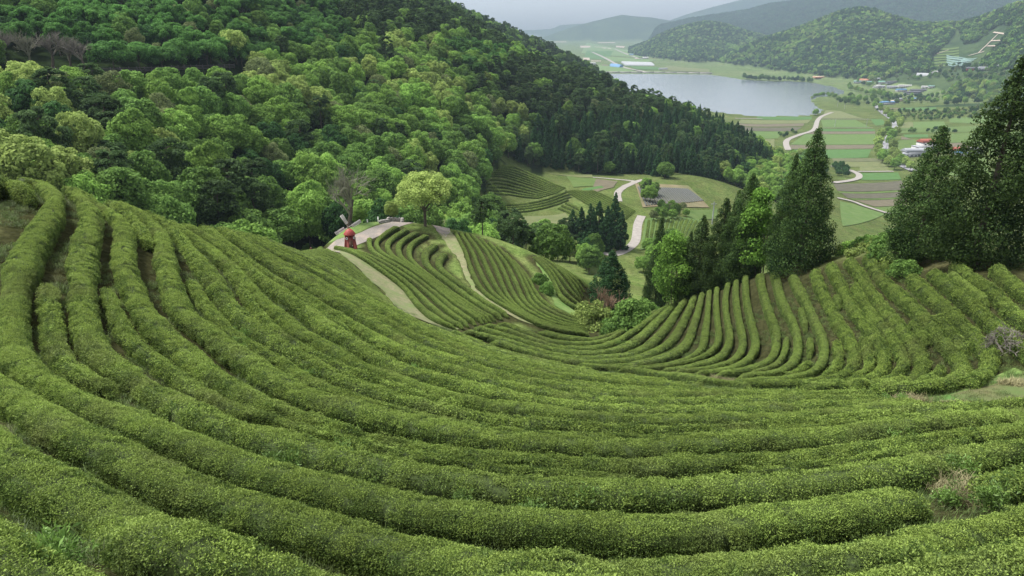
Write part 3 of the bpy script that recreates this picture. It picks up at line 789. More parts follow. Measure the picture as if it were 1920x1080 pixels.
def build_hedge(P, width, label, group, height, dm, length):
    HEDGE_SEED[0] += 1; sd = HEDGE_SEED[0]
    r = np.random.default_rng(sd)
    n = len(P); s = np.linspace(0, length, n)
    T = np.gradient(P, axis=0); T /= np.linalg.norm(T, axis=1)[:, None] + 1e-9
    T = smooth_line(T, 3); T /= np.linalg.norm(T, axis=1)[:, None] + 1e-9
    Nn = np.stack([T[:, 1], -T[:, 0]], 1)
    K = 11
    th = np.linspace(-.12, math.pi + .12, K)
    e = 2 / 2.8
    lat = np.sign(np.cos(th)) * np.abs(np.cos(th)) ** e; hh = np.sign(np.sin(th)) * np.abs(np.sin(th)) ** e
    lat = lat * (.64 + .36 * np.clip(hh, 0, 1) ** .5)
    endf = np.minimum(s, length - s)
    cap = np.sqrt(np.clip(1 - (1 - np.clip(endf / (.42 * width.mean()), 0, 1)) ** 2, .02, 1))
    lump = .86 + .28 * fbm(s / 1.1 + sd * 3.3, np.full(n, sd * 1.7), sd, 3)
    wn = width * lump * cap
    hn_ = height * (.86 + .28 * fbm(s / 1.6 + sd, np.full(n, sd * 2.1), sd + 4, 3)) * (.25 + .75 * cap)
    rad = 1 + .13 * (fbm(s[:, None] / .55 + sd, np.linspace(0, 2.2, K)[None] + np.zeros((n, 1)), sd + 8, 3) - .5)
    off = lat[None] * wn[:, None] * .5 * rad
    G = P[:, None] + Nn[:, None] * off[..., None]
    z = ground(G[..., 0], G[..., 1]) * .6 + ground(P[:, 0], P[:, 1])[:, None] * .4 + hh[None] * hn_[:, None] * rad
    V = np.concatenate([G, z[..., None]], -1)
    i = np.arange(n - 1)[:, None] * K + np.arange(K - 1)[None]
    o_ = V[n // 2, K // 2].copy(); o_[2] = ground(o_[0], o_[1])
    me = mesh_np('tea_hedge', V.reshape(-1, 3) - o_, np.stack([i, i + 1, i + K + 1, i + K], -1).reshape(-1, 4), [M['shoot_inside']], True)
    ob = put('tea_hedge', me, loc=o_)
    thing(ob, label, 'hedge', group)
    # leaves over the clipped surface
    if dm < 9.5: grp, per, sz = LP_0, .26 ** 2, 1.0
    elif dm < 17: grp, per, sz = LP_N, .34 ** 2, 1.0
    elif dm < 36: grp, per, sz = LP_M, .42 ** 2, 1.0
    else: grp, per, sz = LP_F, .50 ** 2, (.85 if dm < 120 else 1.35)
    sz = sz * float(np.clip(np.mean(width) / 1.0, .5, 1.0)) if dm > 36 else sz
    pz = math.sqrt(per) * sz * .66
    arc = float(np.mean(width) + 1.75 * np.mean(height)) * .95
    ns_, nk_ = max(3, int(length / pz) + 1), max(3, int(arc / pz) + 1)
    fs, fk = np.meshgrid(np.arange(ns_), np.arange(nk_), indexing='ij')
    m_ = ns_ * nk_
    fs = np.clip((fs.ravel() + r.uniform(0, 1, m_)) / ns_, 0, 1) * (n - 1.001)
    fk = .3 + np.clip((fk.ravel() + r.uniform(0, 1, m_)) / nk_, 0, 1) * (K - 1.61)
    ia = fs.astype(int); ik = fk.astype(int); fa = (fs - ia)[:, None]; fb = (fk - ik)[:, None]
    v00, v10, v01, v11 = V[ia, ik], V[ia + 1, ik], V[ia, ik + 1], V[ia + 1, ik + 1]
    Pp = (v00 * (1 - fa) + v10 * fa) * (1 - fb) + (v01 * (1 - fa) + v11 * fa) * fb
    nn = np.cross(v10 - v00, v01 - v00); nn /= np.linalg.norm(nn, axis=1)[:, None] + 1e-9
    mid = np.concatenate([P[ia], ground(P[ia, 0], P[ia, 1])[:, None] + .3 * height[ia][:, None]], 1)
    sg = np.sign(np.sum(nn * (Pp - mid), 1)); nn = nn * np.where(sg == 0, 1, sg)[:, None]
    nn = nn + np.array([0, 0, .25]) + r.normal(0, .12, nn.shape)
    Pp = Pp + nn / np.linalg.norm(nn, axis=1)[:, None] * .04 * min(1, sz)
    sc = r.uniform(.8, 1.2, m_) * sz
    T3 = np.concatenate([T[ia], np.zeros((m_, 1))], 1) * np.where(r.random(m_) < .5, 1, -1)[:, None] + r.normal(0, .12, (m_, 3))
    rot = euler_from_frame(nn, T3)
    flank = np.interp(fk, np.arange(K), hh) < r.uniform(.76, .96, m_)  # dark patches below the flat top: leaf age and painted side shade
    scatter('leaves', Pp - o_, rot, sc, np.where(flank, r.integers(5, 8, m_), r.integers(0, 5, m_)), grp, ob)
    HEDGE_PTS.append(np.concatenate([P, width[:, None] * .5], 1)[::2])
    return ob
# ------------------------------------------------------------------ tea hedges
fg_order = ['F0','F1','F2','F3','F3b','F4','F5','F5b','F5c','F6','F7','F8','F8b','F9','F10','F11','F12','F13t','F13','F14']
SPECIAL = {
 'F0': 'clipped tea hedge cut off by the bottom left corner of the photo',
 'F1': 'thick clipped tea hedge dipping out of the bottom edge, first long row',
 'F3': 'clipped tea hedge ending at the dry gap on the right, third long row',
 'F3b': 'short stub of tea hedge right of the dry gap at the right edge',
 'F4': 'narrow short tea hedge wedged between the two thick rows at the far left',
 'F5b': 'thin tea hedge filling in between the fourth and fifth long rows from the bottom',
 'F5c': 'thin low tea hedge behind the right half of the fourth long row',
 'F7': 'short blunt tea hedge ending above the bare brown gully on the left ridge',
 'F8b': 'thin tea hedge overgrown with fern behind the sixth long row from the bottom',
 'F10': 'thin infill tea hedge behind the seventh long row, starting mid-slope',
 'F13t': 'very short thin tea hedge in the gap between the ninth and tenth long rows',
}
k_long = 0
for nm in fg_order:
    z_, wd, tr = FG[nm]
    if nm in ('F1','F2','F3','F5','F6','F8','F9','F11','F12','F13','F14'): k_long += 1
    lab = SPECIAL.get(nm) or 'long clipped tea hedge curving round the near slope, %s long row from the bottom' % ordinal(k_long)
    hedge(tr, wd, lab, 'tea rows on the near slope', .92 if wd > 1 else .68, 3, 75)
hedge([(-60,350),(-10,342),(28,348),(52,368)], 1.7, 'short bushy tea hedge stub at the top left end of the ridge', 'tea rows on the near slope', 1.0, 15, 60)
def between(a, b, n, m=40):
    A = spline(a, m); B = spline(b, m)
    return [A * (1 - t) + B * t for t in np.linspace(0, 1, n + 2)[1:-1]]
cnt = 0
def upper(tr, w):
    global cnt
    cnt += 1
    hedge(tr, w, 'tea hedge on the upper left slope before the windmill track, %s row going away' % ordinal(cnt), 'tea rows on the left slope by the track', .7, 12, 100)
for tr in between(FG['F14'][2], G1[1], 1): upper(tr, 1.15)
upper(G1[1], 1.15)
for tr in between(G1[1], G2[1], 3): upper(tr, 1.2)
upper(G2[1][:5], 1.2)
for tr in between(G2[1][:5], G3[1], 4): upper(tr, 1.2)
upper(G3[1], 1.2)
for tr in between(G3[1], G4[1], 2): upper(tr, 1.2)
upper(G4[1], 1.2)
# low rows running on between the track and the right bowl
low = [[(800,612),(870,641),(950,667),(1050,690),(1120,697)], [(845,622),(910,650),(980,671),(1060,688)]]
for k, tr in enumerate(low):
    hedge(tr, 1.1, ['flat tea hedge below the end of the grass track, nearer of two', 'flat tea hedge below the end of the grass track, farther of two'][k], 'tea rows below the track', .65, 20, 90)
for k, (z_, wd, tr) in enumerate(RB):
    hedge(tr, wd * 1.22, '%s tea hedge sweeping up the right slope, %s from the left' % ('short' if len(tr) <= 4 or wd < .95 else 'long', ordinal(k + 1)), 'tea rows on the right slope', .85, 18, 75)
hedge([(1142,688),(1200,695),(1250,703),(1320,712),(1370,718),(1408,723)], 1.1, 'shaggy unclipped tea hedge dividing the near slope from the right slope', 'tea rows on the right slope', .8, 18, 60)
cnt = 0
for g in range(len(MF)):
    rows_ = [spline(MF[g], 40)] + (between(MF[g], MF[g + 1], MF_N[g]) if g < len(MF) - 1 else [])
    for tr in rows_:
        cnt += 1
        hedge(tr, 1.15, 'tea hedge between the two grass tracks, %s row from the windmill side' % ordinal(cnt), 'tea rows between the tracks', .8, 40, 115)
cnt = 0
for g in range(len(NF)):
    rows_ = [spline(NF[g], 40)] + (between(NF[g], NF[g + 1], NF_N[g]) if g < len(NF) - 1 else [])
    for tr in rows_:
        cnt += 1
        hedge(tr, 1.25, 'tea hedge on the knoll right of the second track, %s row out' % ordinal(cnt), 'tea rows on the knoll', .8, 45, 110)
cnt = 0
for g in range(len(OF)):
    rows_ = [spline(OF[g], 40)] + (between(OF[g], OF[g + 1], OF_N[g]) if g < len(OF) - 1 else [])
    for tr in rows_:
        cnt += 1
        hedge(tr, 1.2, 'tea hedge on the far shoulder of the knoll, %s row from the gully' % ordinal(cnt), 'tea rows on the knoll shoulder', .7, 50, 110)
cnt = 0
for a_, b_, n_ in PF:
    for tr in [spline(a_, 40)] + between(a_, b_, n_) + ([spline(b_, 40)] if n_ in (4, 7) and a_ is not PF[0][0] else []):
        cnt += 1
        hedge(tr, 1.15, 'tea hedge on the terraced hill in the valley, %s row from the forest down' % ordinal(cnt), 'tea rows on the far terraces', .75, 190, 330)
build_hedges()
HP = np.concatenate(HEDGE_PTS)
# soil darkened along the rows: leaf litter tone plus painted shade of the gaps
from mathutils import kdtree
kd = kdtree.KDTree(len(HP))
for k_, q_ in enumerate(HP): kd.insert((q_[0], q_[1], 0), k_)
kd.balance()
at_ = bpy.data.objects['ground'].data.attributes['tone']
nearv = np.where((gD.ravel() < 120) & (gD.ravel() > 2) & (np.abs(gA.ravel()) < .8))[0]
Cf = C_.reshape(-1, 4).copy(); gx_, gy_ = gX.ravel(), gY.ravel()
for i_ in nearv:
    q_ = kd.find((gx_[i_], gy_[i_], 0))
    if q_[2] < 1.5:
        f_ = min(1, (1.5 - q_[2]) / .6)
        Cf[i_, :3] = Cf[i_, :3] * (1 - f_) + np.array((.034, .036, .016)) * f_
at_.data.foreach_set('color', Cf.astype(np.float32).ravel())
# ------------------------------------------------------------------ water
m, nt, N, L = new_mat('lake_water')
geo = N('NewGeometry')
mp = N('Mapping'); mp.inputs['Scale'].default_value = (.05, .16, .1); L(geo.outputs['Position'], mp.inputs['Vector'])
nz = noise(nt, mp.outputs[0], 1.0, 4, .6)
p = N('BsdfPrincipled'); p.inputs['Base Color'].default_value = (.10, .12, .135, 1); p.inputs['Roughness'].default_value = .16
p.inputs['IOR'].default_value = 1.33
b = N('Bump'); b.inputs['Strength'].default_value = .35; b.inputs['Distance'].default_value = .6; L(nz, b.inputs['Height']); L(b.outputs[0], p.inputs['Normal'])
o = N('OutputMaterial'); L(p.outputs[0], o.inputs['Surface'])
M['water'] = m
Pk = []
for i in range(len(LAKE)):
    a_, b_ = LAKE[i], LAKE[(i + 1) % len(LAKE)]
    for t in np.linspace(0, 1, 9)[:-1]:
        q = a_ * (1 - t) + b_ * t
        Pk.append(q + (vnoise(q[0] / 25, q[1] / 25, 3) - .5) * 14 * np.array([.6, 1]) * (0 if i < 2 else 1))
_lc = np.mean(Pk, axis=0)
Pk = [_lc + (q - _lc) * np.array([1.04, 1.05 if q[1] < _lc[1] else 1.0]) for q in Pk]
me = bpy.data.meshes.new('lake'); me.from_pydata([(q[0], q[1], ZL) for q in Pk], [], [list(range(len(Pk)))[::-1]])
me.materials.append(M['water']); me.validate()
if me.polygons[0].normal.z < 0: me.flip_normals()
put('lake', me, kind='structure')
# dam along the far side
M['dam'] = plain_mat('dam', (.20, .19, .17), (.28, .26, .23), .3)
def wall_line(name, px, z0, h, w, mat):
    a_, t_ = px_dir([q[0] for q in px], [q[1] for q in px]); d_ = z0 / t_
    P = np.stack([d_ * np.sin(a_), d_ * np.cos(a_), np.full(len(d_), z0)], 1); P, _ = resample(P, 30)
    b = MB()
    for k in range(len(P) - 1):
        c = (P[k] + P[k + 1]) / 2; t = P[k + 1] - P[k]; ln = np.linalg.norm(t); an = math.atan2(t[1], t[0])
        b.box(c + np.array([0, 0, h / 2]), (ln * 1.01, w, h), Matrix.Rotation(an, 3, 'Z'))
    return put(name, b.mesh(name, mat), kind='structure')
wall_line('embankment', [(1120,137.4),(1200,137.6),(1270,138.2),(1335,139.5)], ZL - 1, 4.5, 10, M['dam'])

# ------------------------------------------------------------------ paths, roads, fields
M['track'] = plain_mat('grass_track', (.105, .125, .050), (.20, .18, .115), 2.2, .95, .4, .1, 6, (.11, .155, .05))
M['gravel'] = plain_mat('gravel_path', (.135, .122, .108), (.205, .188, .17), 6.0, .95, .4, .1, 6, (.24, .20, .17))
M['turf'] = plain_mat('turf', (.085, .145, .035), (.15, .195, .065), 3.0, .95, .5, .1, 6, (.06, .13, .03))
M['soil'] = plain_mat('bare_soil', (.085, .070, .040), (.14, .108, .066), 3.0, .95, .5, .1, 6, (.075, .11, .035))
M['rough'] = plain_mat('rough_grass', (.045, .052, .022), (.095, .082, .045), 3.0, .95, .5, .1, 6, (.04, .065, .02))
M['road'] = plain_mat('concrete_road', (.19, .175, .16), (.27, .25, .23), .8, .9, .1, .2)
two_edge_sheet('grass_track', [(612,469),(632,473),(660,493),(690,522),(720,549),(746,580),(800,605),(850,622)], [(640,466),(672,482),(715,509),(752,537),(767,556),(790,582),(822,606),(862,617)], M['track'], .07, 70, 8, 30, 120)
two_edge_sheet('grass_track', [(822,437),(842,466),(862,490),(872,520),(890,547),(930,575),(975,600),(1040,622)], [(846,433),(868,470),(880,512),(897,547),(938,573),(985,598),(1035,617),(1105,628)], M['track'], .07, 70, 8, 40, 120)
two_edge_sheet('grass_gully', [(1003,492),(1022,520),(1032,548),(1045,575),(1075,592)], [(1012,486),(1035,512),(1047,545),(1062,572),(1090,590)], M['turf'], .06, 40, 6, 40, 120)
two_edge_sheet('gravel_path', [(611,468),(630,452),(668,440),(700,426),(740,415),(768,407),(797,405)], [(635,474),(655,466),(690,452),(725,437),(755,424),(785,418),(815,421)], M['gravel'], .07, 60, 8, 60, 130)
two_edge_sheet('gravel_path', [(797,405),(820,408),(838,420),(845,435)], [(812,421),(818,430),(826,438),(836,446)], M['gravel'], .075, 30, 6, 60, 130)
two_edge_sheet('lawn', [(575,456),(615,443),(650,428),(690,412),(730,402),(770,396)], [(606,466),(630,451),(668,438),(700,424),(740,412),(768,404)], M['turf'], .05, 50, 7, 60, 130)
two_edge_sheet('bare_bank', [(1780,742),(1840,728),(1890,712),(1935,695)], [(1800,752),(1850,755),(1900,757),(1960,757)], M['soil'], .05, 40, 9, 12, 60, .2)
two_edge_sheet('lawn', [(1625,741),(1700,737),(1790,728),(1850,712),(1900,690)], [(1640,757),(1710,757),(1790,752),(1850,735),(1925,700)], M['turf'], .04, 50, 9, 12, 60, .1)
strip('valley_road', [(1125,474),(1150,478),(1172,470),(1190,455),(1194,437),(1196,420),(1203,405)], 2.8, M['road'], .12, 150, 260)
strip('valley_road', [(1160,378),(1158,362),(1172,350),(1190,341),(1150,336),(1115,333),(1070,330)], 2.7, M['road'], .14, 200, 340, 70)
strip('valley_road', [(1172,350),(1196,340),(1215,336)], 3.0, M['road'], .17, 200, 340, 20)
FM = {}
def fm(key, a, b, sc=.25, cc=None):
    if key not in FM: FM[key] = plain_mat('field_' + key, a, b, sc, .95, 0, .1, 5, cc)
    return FM[key]
for nm, a, b in (('grass', (.062, .112, .030), (.092, .135, .044)), ('olive', (.088, .108, .044), (.125, .135, .062)), ('vivid', (.048, .105, .030), (.066, .128, .040)),
                 ('brown', (.088, .080, .054), (.12, .105, .072)), ('grey', (.062, .060, .042), (.09, .085, .062)), ('tea', (.055, .095, .024), (.088, .125, .038)),
                 ('far', (.085, .145, .05), (.115, .165, .068)), ('tan', (.26, .22, .18), (.33, .28, .235)), ('scrub', (.075, .085, .045), (.11, .115, .06)), ('pale', (.45, .43, .42), (.55, .53, .52)), ('blue', (.10, .22, .42), (.14, .27, .5))):
    fm(nm, a, b)
FIELDS = [
 ('vivid',[(1420,218.5),(1522,218.5),(1522,224),(1418,224)]),('olive',[(1389,224.5),(1520,224.5),(1514,231),(1384,231)]),('brown',[(1380,231.5),(1508,231.5),(1506,236.5),(1382,236.5)]),
 ('grey',[(1395,238.5),(1504,238.5),(1492,246),(1398,245)]),('grass',[(1400,246),(1470,246.5),(1458,260),(1402,259)]),('olive',[(1405,260),(1452,261),(1452,276),(1412,275)]),
 ('olive',[(1548,207),(1575,208),(1618,222.5),(1540,222.5)]),('grass',[(1539,225),(1604,225),(1633,239),(1543,239)]),
 ('vivid',[(1632,223.5),(1655,224),(1662,233),(1642,236)]),
 ('vivid',[(1536,242),(1640,242),(1640,246),(1530,246)]),('brown',[(1530,246.5),(1640,246.5),(1641,251),(1512,251)]),('grass',[(1510,251.5),(1641,251.5),(1642,271),(1482,271)]),
 ('brown',[(1482,272),(1640,271.5),(1636,279),(1482,280)]),('vivid',[(1482,281),(1634,280),(1627,296),(1482,297)]),('scrub',[(1560,297),(1640,297),(1655,303),(1562,303)]),
 ('olive',[(1562,303.5),(1650,303.5),(1664,313),(1562,313)]),('olive',[(1612,313.5),(1664,313.5),(1668,321),(1612,321)]),('vivid',[(1616,325),(1684,324),(1690,337),(1615,338)]),
 ('grey',[(1562,345),(1690,339),(1700,356),(1570,358)]),('tea',[(1572,359),(1700,356.8),(1700,359.5),(1574,362)]),('grey',[(1578,362.5),(1700,360),(1700,369),(1590,372)]),
 ('tea',[(1592,372.5),(1700,369.5),(1700,372),(1600,375)]),('brown',[(1603,376),(1700,372.5),(1700,385),(1640,388)]),('tea',[(1636,389),(1705,386),(1705,399),(1668,401)]),
 ('grass',[(1575,378),(1600,383),(1660,402),(1580,425)]),
 ('brown',[(1653,199.5),(1688,199.5),(1688,205),(1650,205)]),('vivid',[(1688.5,200),(1755,199),(1757,207),(1688.5,207)]),('olive',[(1685,230),(1712,229),(1712,240),(1684,240)]),('grass',[(1712.5,229),(1770,228),(1775,239),(1712.5,240)]),
 ('tea',[(1684,241),(1850,236),(1850,247),(1684,250)]),('vivid',[(1694,252.5),(1740,252.5),(1740,258),(1697,258)]),('brown',[(1690,256),(1700,258.5),(1712,262),(1690,262)]),('tea',[(1680,263),(1735,262),(1728,283),(1672,283)]),
 ('tea',[(1783,251),(1850,248),(1860,267),(1783,268)]),('grass',[(1780,222),(1900,216),(1900,235),(1780,230)]),('brown',[(1770,270),(1800,268),(1830,279),(1780,282)]),('tea',[(1770,298),(1850,296),(1860,330),(1780,330)]),('tea',[(1850,250),(1930,246),(1930,290),(1855,292)]),
 # valley fields by the terraces
 ('tea',[(1062,330),(1115,335),(1130,349),(1075,352)]),('brown',[(1118,336),(1158,341),(1150,352),(1108,366)]),('vivid',[(1090,356),(1128,349),(1132,353),(1096,361)]),('olive',[(1020,324),(1110,328),(1112,334),(1060,330)]),
 ('tea',[(1285,395),(1345,393),(1345,411),(1290,413)]),('grass',[(1210,412),(1320,414),(1310,450),(1200,470)]),('soilpad',[(1190,345),(1290,349),(1330,390),(1205,390)]),('olive',[(930,405),(1060,400),(1080,430),(930,425)]),
]
FM['soilpad'] = plain_mat('field_soilpad', (.125, .105, .062), (.17, .145, .088), .4, .95, 0, .1, 5, (.08, .105, .042))
for k, (mt, q) in enumerate(FIELDS):
    patch('field', q, FM[mt], .18 + .012 * (k % 9), 150, 1150)
FAR_FIELDS = [('far',[(1100,80),(1230,82),(1235,104),(1090,100)]),('vivid',[(1100,95),(1150,96),(1140,112),(1095,110)]),('far',[(1135,106),(1230,112),(1215,117),(1140,116)]),('vivid',[(1180,124),(1235,126),(1240,132),(1190,130)]),('far',[(1115,122),(1165,126),(1200,136.5),(1125,136)]),
 ('tan',[(1122,79.4),(1153,79.4),(1153,80.8),(1120,80.8)]),('tan',[(1088,86),(1108,86),(1106,89.5),(1088,89.5)]),('tan',[(1113,87.5),(1128,88),(1148,91),(1140,92)]),('tan',[(1040,78),(1062,78),(1062,79.4),(1040,79.4)]),('tan',[(1093,108.5),(1105,108.5),(1106,113),(1094,113)]),('tan',[(1108,114),(1127,114),(1127,115.6),(1108,115.6)]),('tan',[(1155,86),(1172,87),(1170,90),(1155,89)]),('brown',[(1130,121.5),(1140,122),(1140,124),(1128,123.5)]),('olive',[(1250,124),(1330,131),(1330,136),(1240,133)])]
for k, (mt, q) in enumerate(FAR_FIELDS):
    patch('field', q, FM[mt], .8 + .05 * (k % 7), 1900, 6800)
strip('plain_road', [(1110,98),(1133,108.5),(1167,126),(1213,136)], 12, M['road'], 1.4, 1900, 5500)
strip('plain_road', [(1152,92),(1175,102),(1197,110)], 10, M['road'], 1.4, 1900, 5500)
strip('plain_road', [(1478,282),(1474,272),(1476,263),(1500,253),(1526,244),(1532,228),(1540,219),(1560,211)], 5.5, M['road'], .5, 500, 1200, 60)
strip('plain_road', [(1562,343.5),(1591,340),(1609,335),(1611,329),(1600,322.5),(1585,318),(1560,312)], 4.2, M['road'], .5, 350, 800, 60)
strip('plain_road', [(1608,322.5),(1640,322.6),(1675,322.2)], 3, M['road'], .5, 350, 800, 20)
strip('plain_road', [(1570,372),(1600,379),(1620,387),(1645,395),(1668,402)], 3.2, M['road'], .45, 250, 600, 30)
strip('plain_road', [(1540,224),(1580,224),(1632,224.2)], 2.5, M['road'], .5, 700, 1300, 30)
strip('plain_road', [(1542,240.6),(1590,240.6),(1636,240.4)], 2.5, M['road'], .5, 600, 1200, 30)
strip('plain_road', [(1378,222.5),(1410,222.8),(1430,223.4)], 4, M['road'], .6, 600, 1300, 20)
strip('plain_road', [(1400,248),(1410,255),(1422,258.5)], 3.5, M['road'], .6, 500, 1300, 20)
M['asphalt'] = plain_mat('asphalt', (.16, .16, .17), (.22, .22, .23), .6, .9)
strip('avenue', [(1640,197),(1655,212),(1672,224),(1679,234),(1672,248),(1664,262),(1658,280),(1663,298),(1690,311),(1715,322)], 6, M['asphalt'], .55, 400, 1500, 70)

# ------------------------------------------------------------------ air
hz = MB().box((0, 4450, 250), (16600, 10500, 740)).mesh('haze', None)
hz.materials.clear()
m, nt, N, L = new_mat('haze')
pv = N('VolumePrincipled'); pv.inputs['Color'].default_value = (.31, .385, .50, 1); pv.inputs['Density'].default_value = 1.5e-4; pv.inputs['Anisotropy'].default_value = .0
o = N('OutputMaterial'); L(pv.outputs[0], o.inputs['Volume'])
hz.materials.append(m)
put('haze', hz, kind='stuff')
# ------------------------------------------------------------------ trees: meshes
def cards(C, Nv, size, r, fold=.15):
    """irregular leaf-clump quads at C facing Nv"""
    n = len(C)
    Nv = Nv / (np.linalg.norm(Nv, axis=1)[:, None] + 1e-9)
    A = np.cross(Nv, r.normal(size=(n, 3))); A /= np.linalg.norm(A, axis=1)[:, None] + 1e-9
    B = np.cross(Nv, A)
    s = np.asarray(size) * r.uniform(.55, 1.35, n); s = s[:, None]
    j = r.uniform(.5, 1.15, (n, 4))
    V = np.stack([C + A * s * j[:, 0:1], C + B * s * j[:, 1:2] * .75 + Nv * s * fold, C - A * s * j[:, 2:3], C - B * s * j[:, 3:4] * .75 + Nv * s * fold], 1)
    return V.reshape(-1, 3)
def blob_crown(blobs, per, size, r, up=.35, spread=.5, tint0=.5):
    """blobs: rows of (x, y, z, radius); leaf clumps cover the outside of each"""
    cen = blobs[:, :3].mean(0); Cs, Ns, Ts = [], [], []
    zmin, zmax = blobs[:, 2].min(), blobs[:, 2].max()
    for bx, by, bz, br in blobs:
        k = max(6, int(per * (br / blobs[:, 3].mean()) ** 2))
        d = r.normal(size=(k, 3)); d /= np.linalg.norm(d, axis=1)[:, None]
        out = np.array([bx, by, bz]) - cen; out = out / (np.linalg.norm(out) + 1e-6)
        d = d + out * .55 + np.array([0, 0, up]); d /= np.linalg.norm(d, axis=1)[:, None]
        rr = br * r.uniform(.62, 1.08, k)[:, None]
        C = np.array([bx, by, bz]) + d * rr * np.array([1, 1, .85])
        Cs.append(C); Ns.append(d + r.normal(0, spread, (k, 3)))
        bt = r.normal(0, .13)
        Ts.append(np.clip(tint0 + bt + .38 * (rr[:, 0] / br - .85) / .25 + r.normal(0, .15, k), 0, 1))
    C = np.concatenate(Cs); return C, np.concatenate(Ns), np.concatenate(Ts)
def limb(b, p0, p1, r0, r1, r, bend=.12, k=5, seg=4):
    p0 = np.array(p0, float); p1 = np.array(p1, float); t = np.linspace(0, 1, seg + 1)[:, None]
    ln = np.linalg.norm(p1 - p0)
    off = r.normal(0, bend * ln, 3) * np.sin(t * math.pi)
    b.tube(p0 * (1 - t) + p1 * t + off, np.linspace(r0, r1, seg + 1), k)
def make_tree(kind, seed, H, Rw, per=70, size=.36, nb=46, mat=None, bark='bark', trunk_r=None):
    """returns (trunk mesh, crown mesh, joined mesh)"""
    r = np.random.default_rng(seed); b = MB(); tr = trunk_r or H * .022
    if kind == 'broad':
        hc = H * .60; rz = H * .42
        i = np.arange(nb) + .5; ph = np.arccos(1 - 1.72 * i / nb); th = math.pi * (1 + 5 ** .5) * i + r.uniform(0, 6)
        D = np.stack([np.cos(th) * np.sin(ph), np.sin(th) * np.sin(ph), np.cos(ph)], 1)
        q = .70 + .30 * r.random(nb) + .12 * np.cos(2 * th + r.uniform(0, 6))
        P = D * q[:, None] * np.array([Rw * .82, Rw * .82, rz * .85]) + np.array([0, 0, hc]) + r.normal(0, .05 * Rw, (nb, 3))
        B = np.concatenate([P, (Rw * r.uniform(.20, .36, nb))[:, None]], 1)
        B = np.vstack([B, [[0, 0, hc, Rw * .55]]])
        C, Nv, T = blob_crown(B, per, size, r)
        limb(b, (0, 0, -.4), (0, 0, H * .5), tr, tr * .55, r, .02, 7)
        for k in range(7):
            e = P[r.integers(0, nb)]; limb(b, (0, 0, H * r.uniform(.22, .45)), e * np.array([.8, .8, .95]), tr * .5, tr * .12, r)
    elif kind == 'spread':
        nb2 = nb; th = r.uniform(0, 6.28, nb2); q = np.sqrt(r.random(nb2))
        P = np.stack([Rw * .85 * q * np.cos(th), Rw * .85 * q * np.sin(th), H * (.72 + .20 * (1 - q ** 2)) + r.normal(0, H * .05, nb2)], 1)
        P[:, 2] -= (r.random(nb2) < .35) * H * .22
        B = np.concatenate([P, (Rw * r.uniform(.16, .26, nb2))[:, None]], 1)
        C, Nv, T = blob_crown(B * np.array([1, 1, 1, 1]), per, size, r, .6, .45)
        limb(b, (0, 0, -.4), (0, 0, H * .35), tr * 1.2, tr * .9, r, .03, 7)
        for k in range(9):
            e = P[r.integers(0, nb2)]; limb(b, (0, 0, H * .33), e, tr * .55, tr * .12, r, .08)
    elif kind == 'cone':
        n = nb; f = (np.arange(n) + r.random(n)) / n
        z = H * (.05 + .93 * f ** .9); th = np.arange(n) * 2.4 + r.normal(0, .3, n)
        prof = Rw * np.clip((1 - f) ** .72, .06, 1) * (1 - .25 * np.exp(-f * 14))
        q = r.uniform(.40, 1.0, n)
        P = np.stack([prof * q * np.cos(th), prof * q * np.sin(th), z - prof * q * .18], 1)
        B = np.concatenate([P, (.07 * Rw + prof * r.uniform(.22, .38, n))[:, None]], 1)
        C, Nv, T = blob_crown(B, per, size, r, .15, .55)
        limb(b, (0, 0, -.5), (0, 0, H * .97), tr * 1.1, tr * .1, r, .004, 7, 6)
        for k in range(10):
            e = P[r.integers(0, n)]; limb(b, (0, 0, e[2] + .1), e, tr * .25, tr * .06, r, .05)
    elif kind == 'pine':
        n = nb; f = r.random(n) ** .8
        z = H * (.42 + .55 * f); th = r.uniform(0, 6.28, n)
        prof = Rw * np.sqrt(np.clip(1 - ((f - .25) / .85) ** 2, .05, 1)); q = r.uniform(.35, 1, n)
        P = np.stack([prof * q * np.cos(th), prof * q * np.sin(th), z], 1)
        B = np.concatenate([P, (Rw * r.uniform(.20, .34, n))[:, None]], 1) 
        C, Nv, T = blob_crown(B, per, size, r, .8, .75)
        limb(b, (0, 0, -.4), (r.normal(0, .3), r.normal(0, .3), H * .93), tr, tr * .25, r, .02, 6, 6)
        for k in range(10):
            e = P[r.integers(0, n)]; limb(b, (0, 0, e[2] - .4), e, tr * .3, tr * .08, r, .06)
    elif kind == 'plume':
        n = nb; f = r.random(n); z = H * (.25 + .75 * f); th = r.uniform(0, 6.28, n)
        prof = Rw * np.sin(math.pi * np.clip(.25 + .72 * f, 0, 1)) ; q = r.uniform(.1, .9, n)
        P = np.stack([prof * q * np.cos(th) + .10 * H * f ** 2, prof * q * np.sin(th), z], 1)
        B = np.concatenate([P, (Rw * r.uniform(.28, .45, n))[:, None]], 1)
        C, Nv, T = blob_crown(B, per, size, r, .3, .8)
        for k in range(5):
            a_ = r.uniform(0, 6.28); limb(b, (.3 * math.cos(a_), .3 * math.sin(a_), -.3), (.10 * H * .6 + .3 * Rw * math.cos(a_), .3 * Rw * math.sin(a_), H * .85), .05, .02, r, .02, 4)
    elif kind == 'bush':
        n = nb; d = r.normal(size=(n, 3)); d[:, 2] = np.abs(d[:, 2]); d /= np.linalg.norm(d, axis=1)[:, None]
        P = d * np.array([Rw * .8, Rw * .8, H * .72]) * r.uniform(.55, 1, n)[:, None]
        B = np.concatenate([P, (Rw * r.uniform(.22, .36, n))[:, None]], 1)
        C, Nv, T = blob_crown(B, per, size, r, .3, .6)
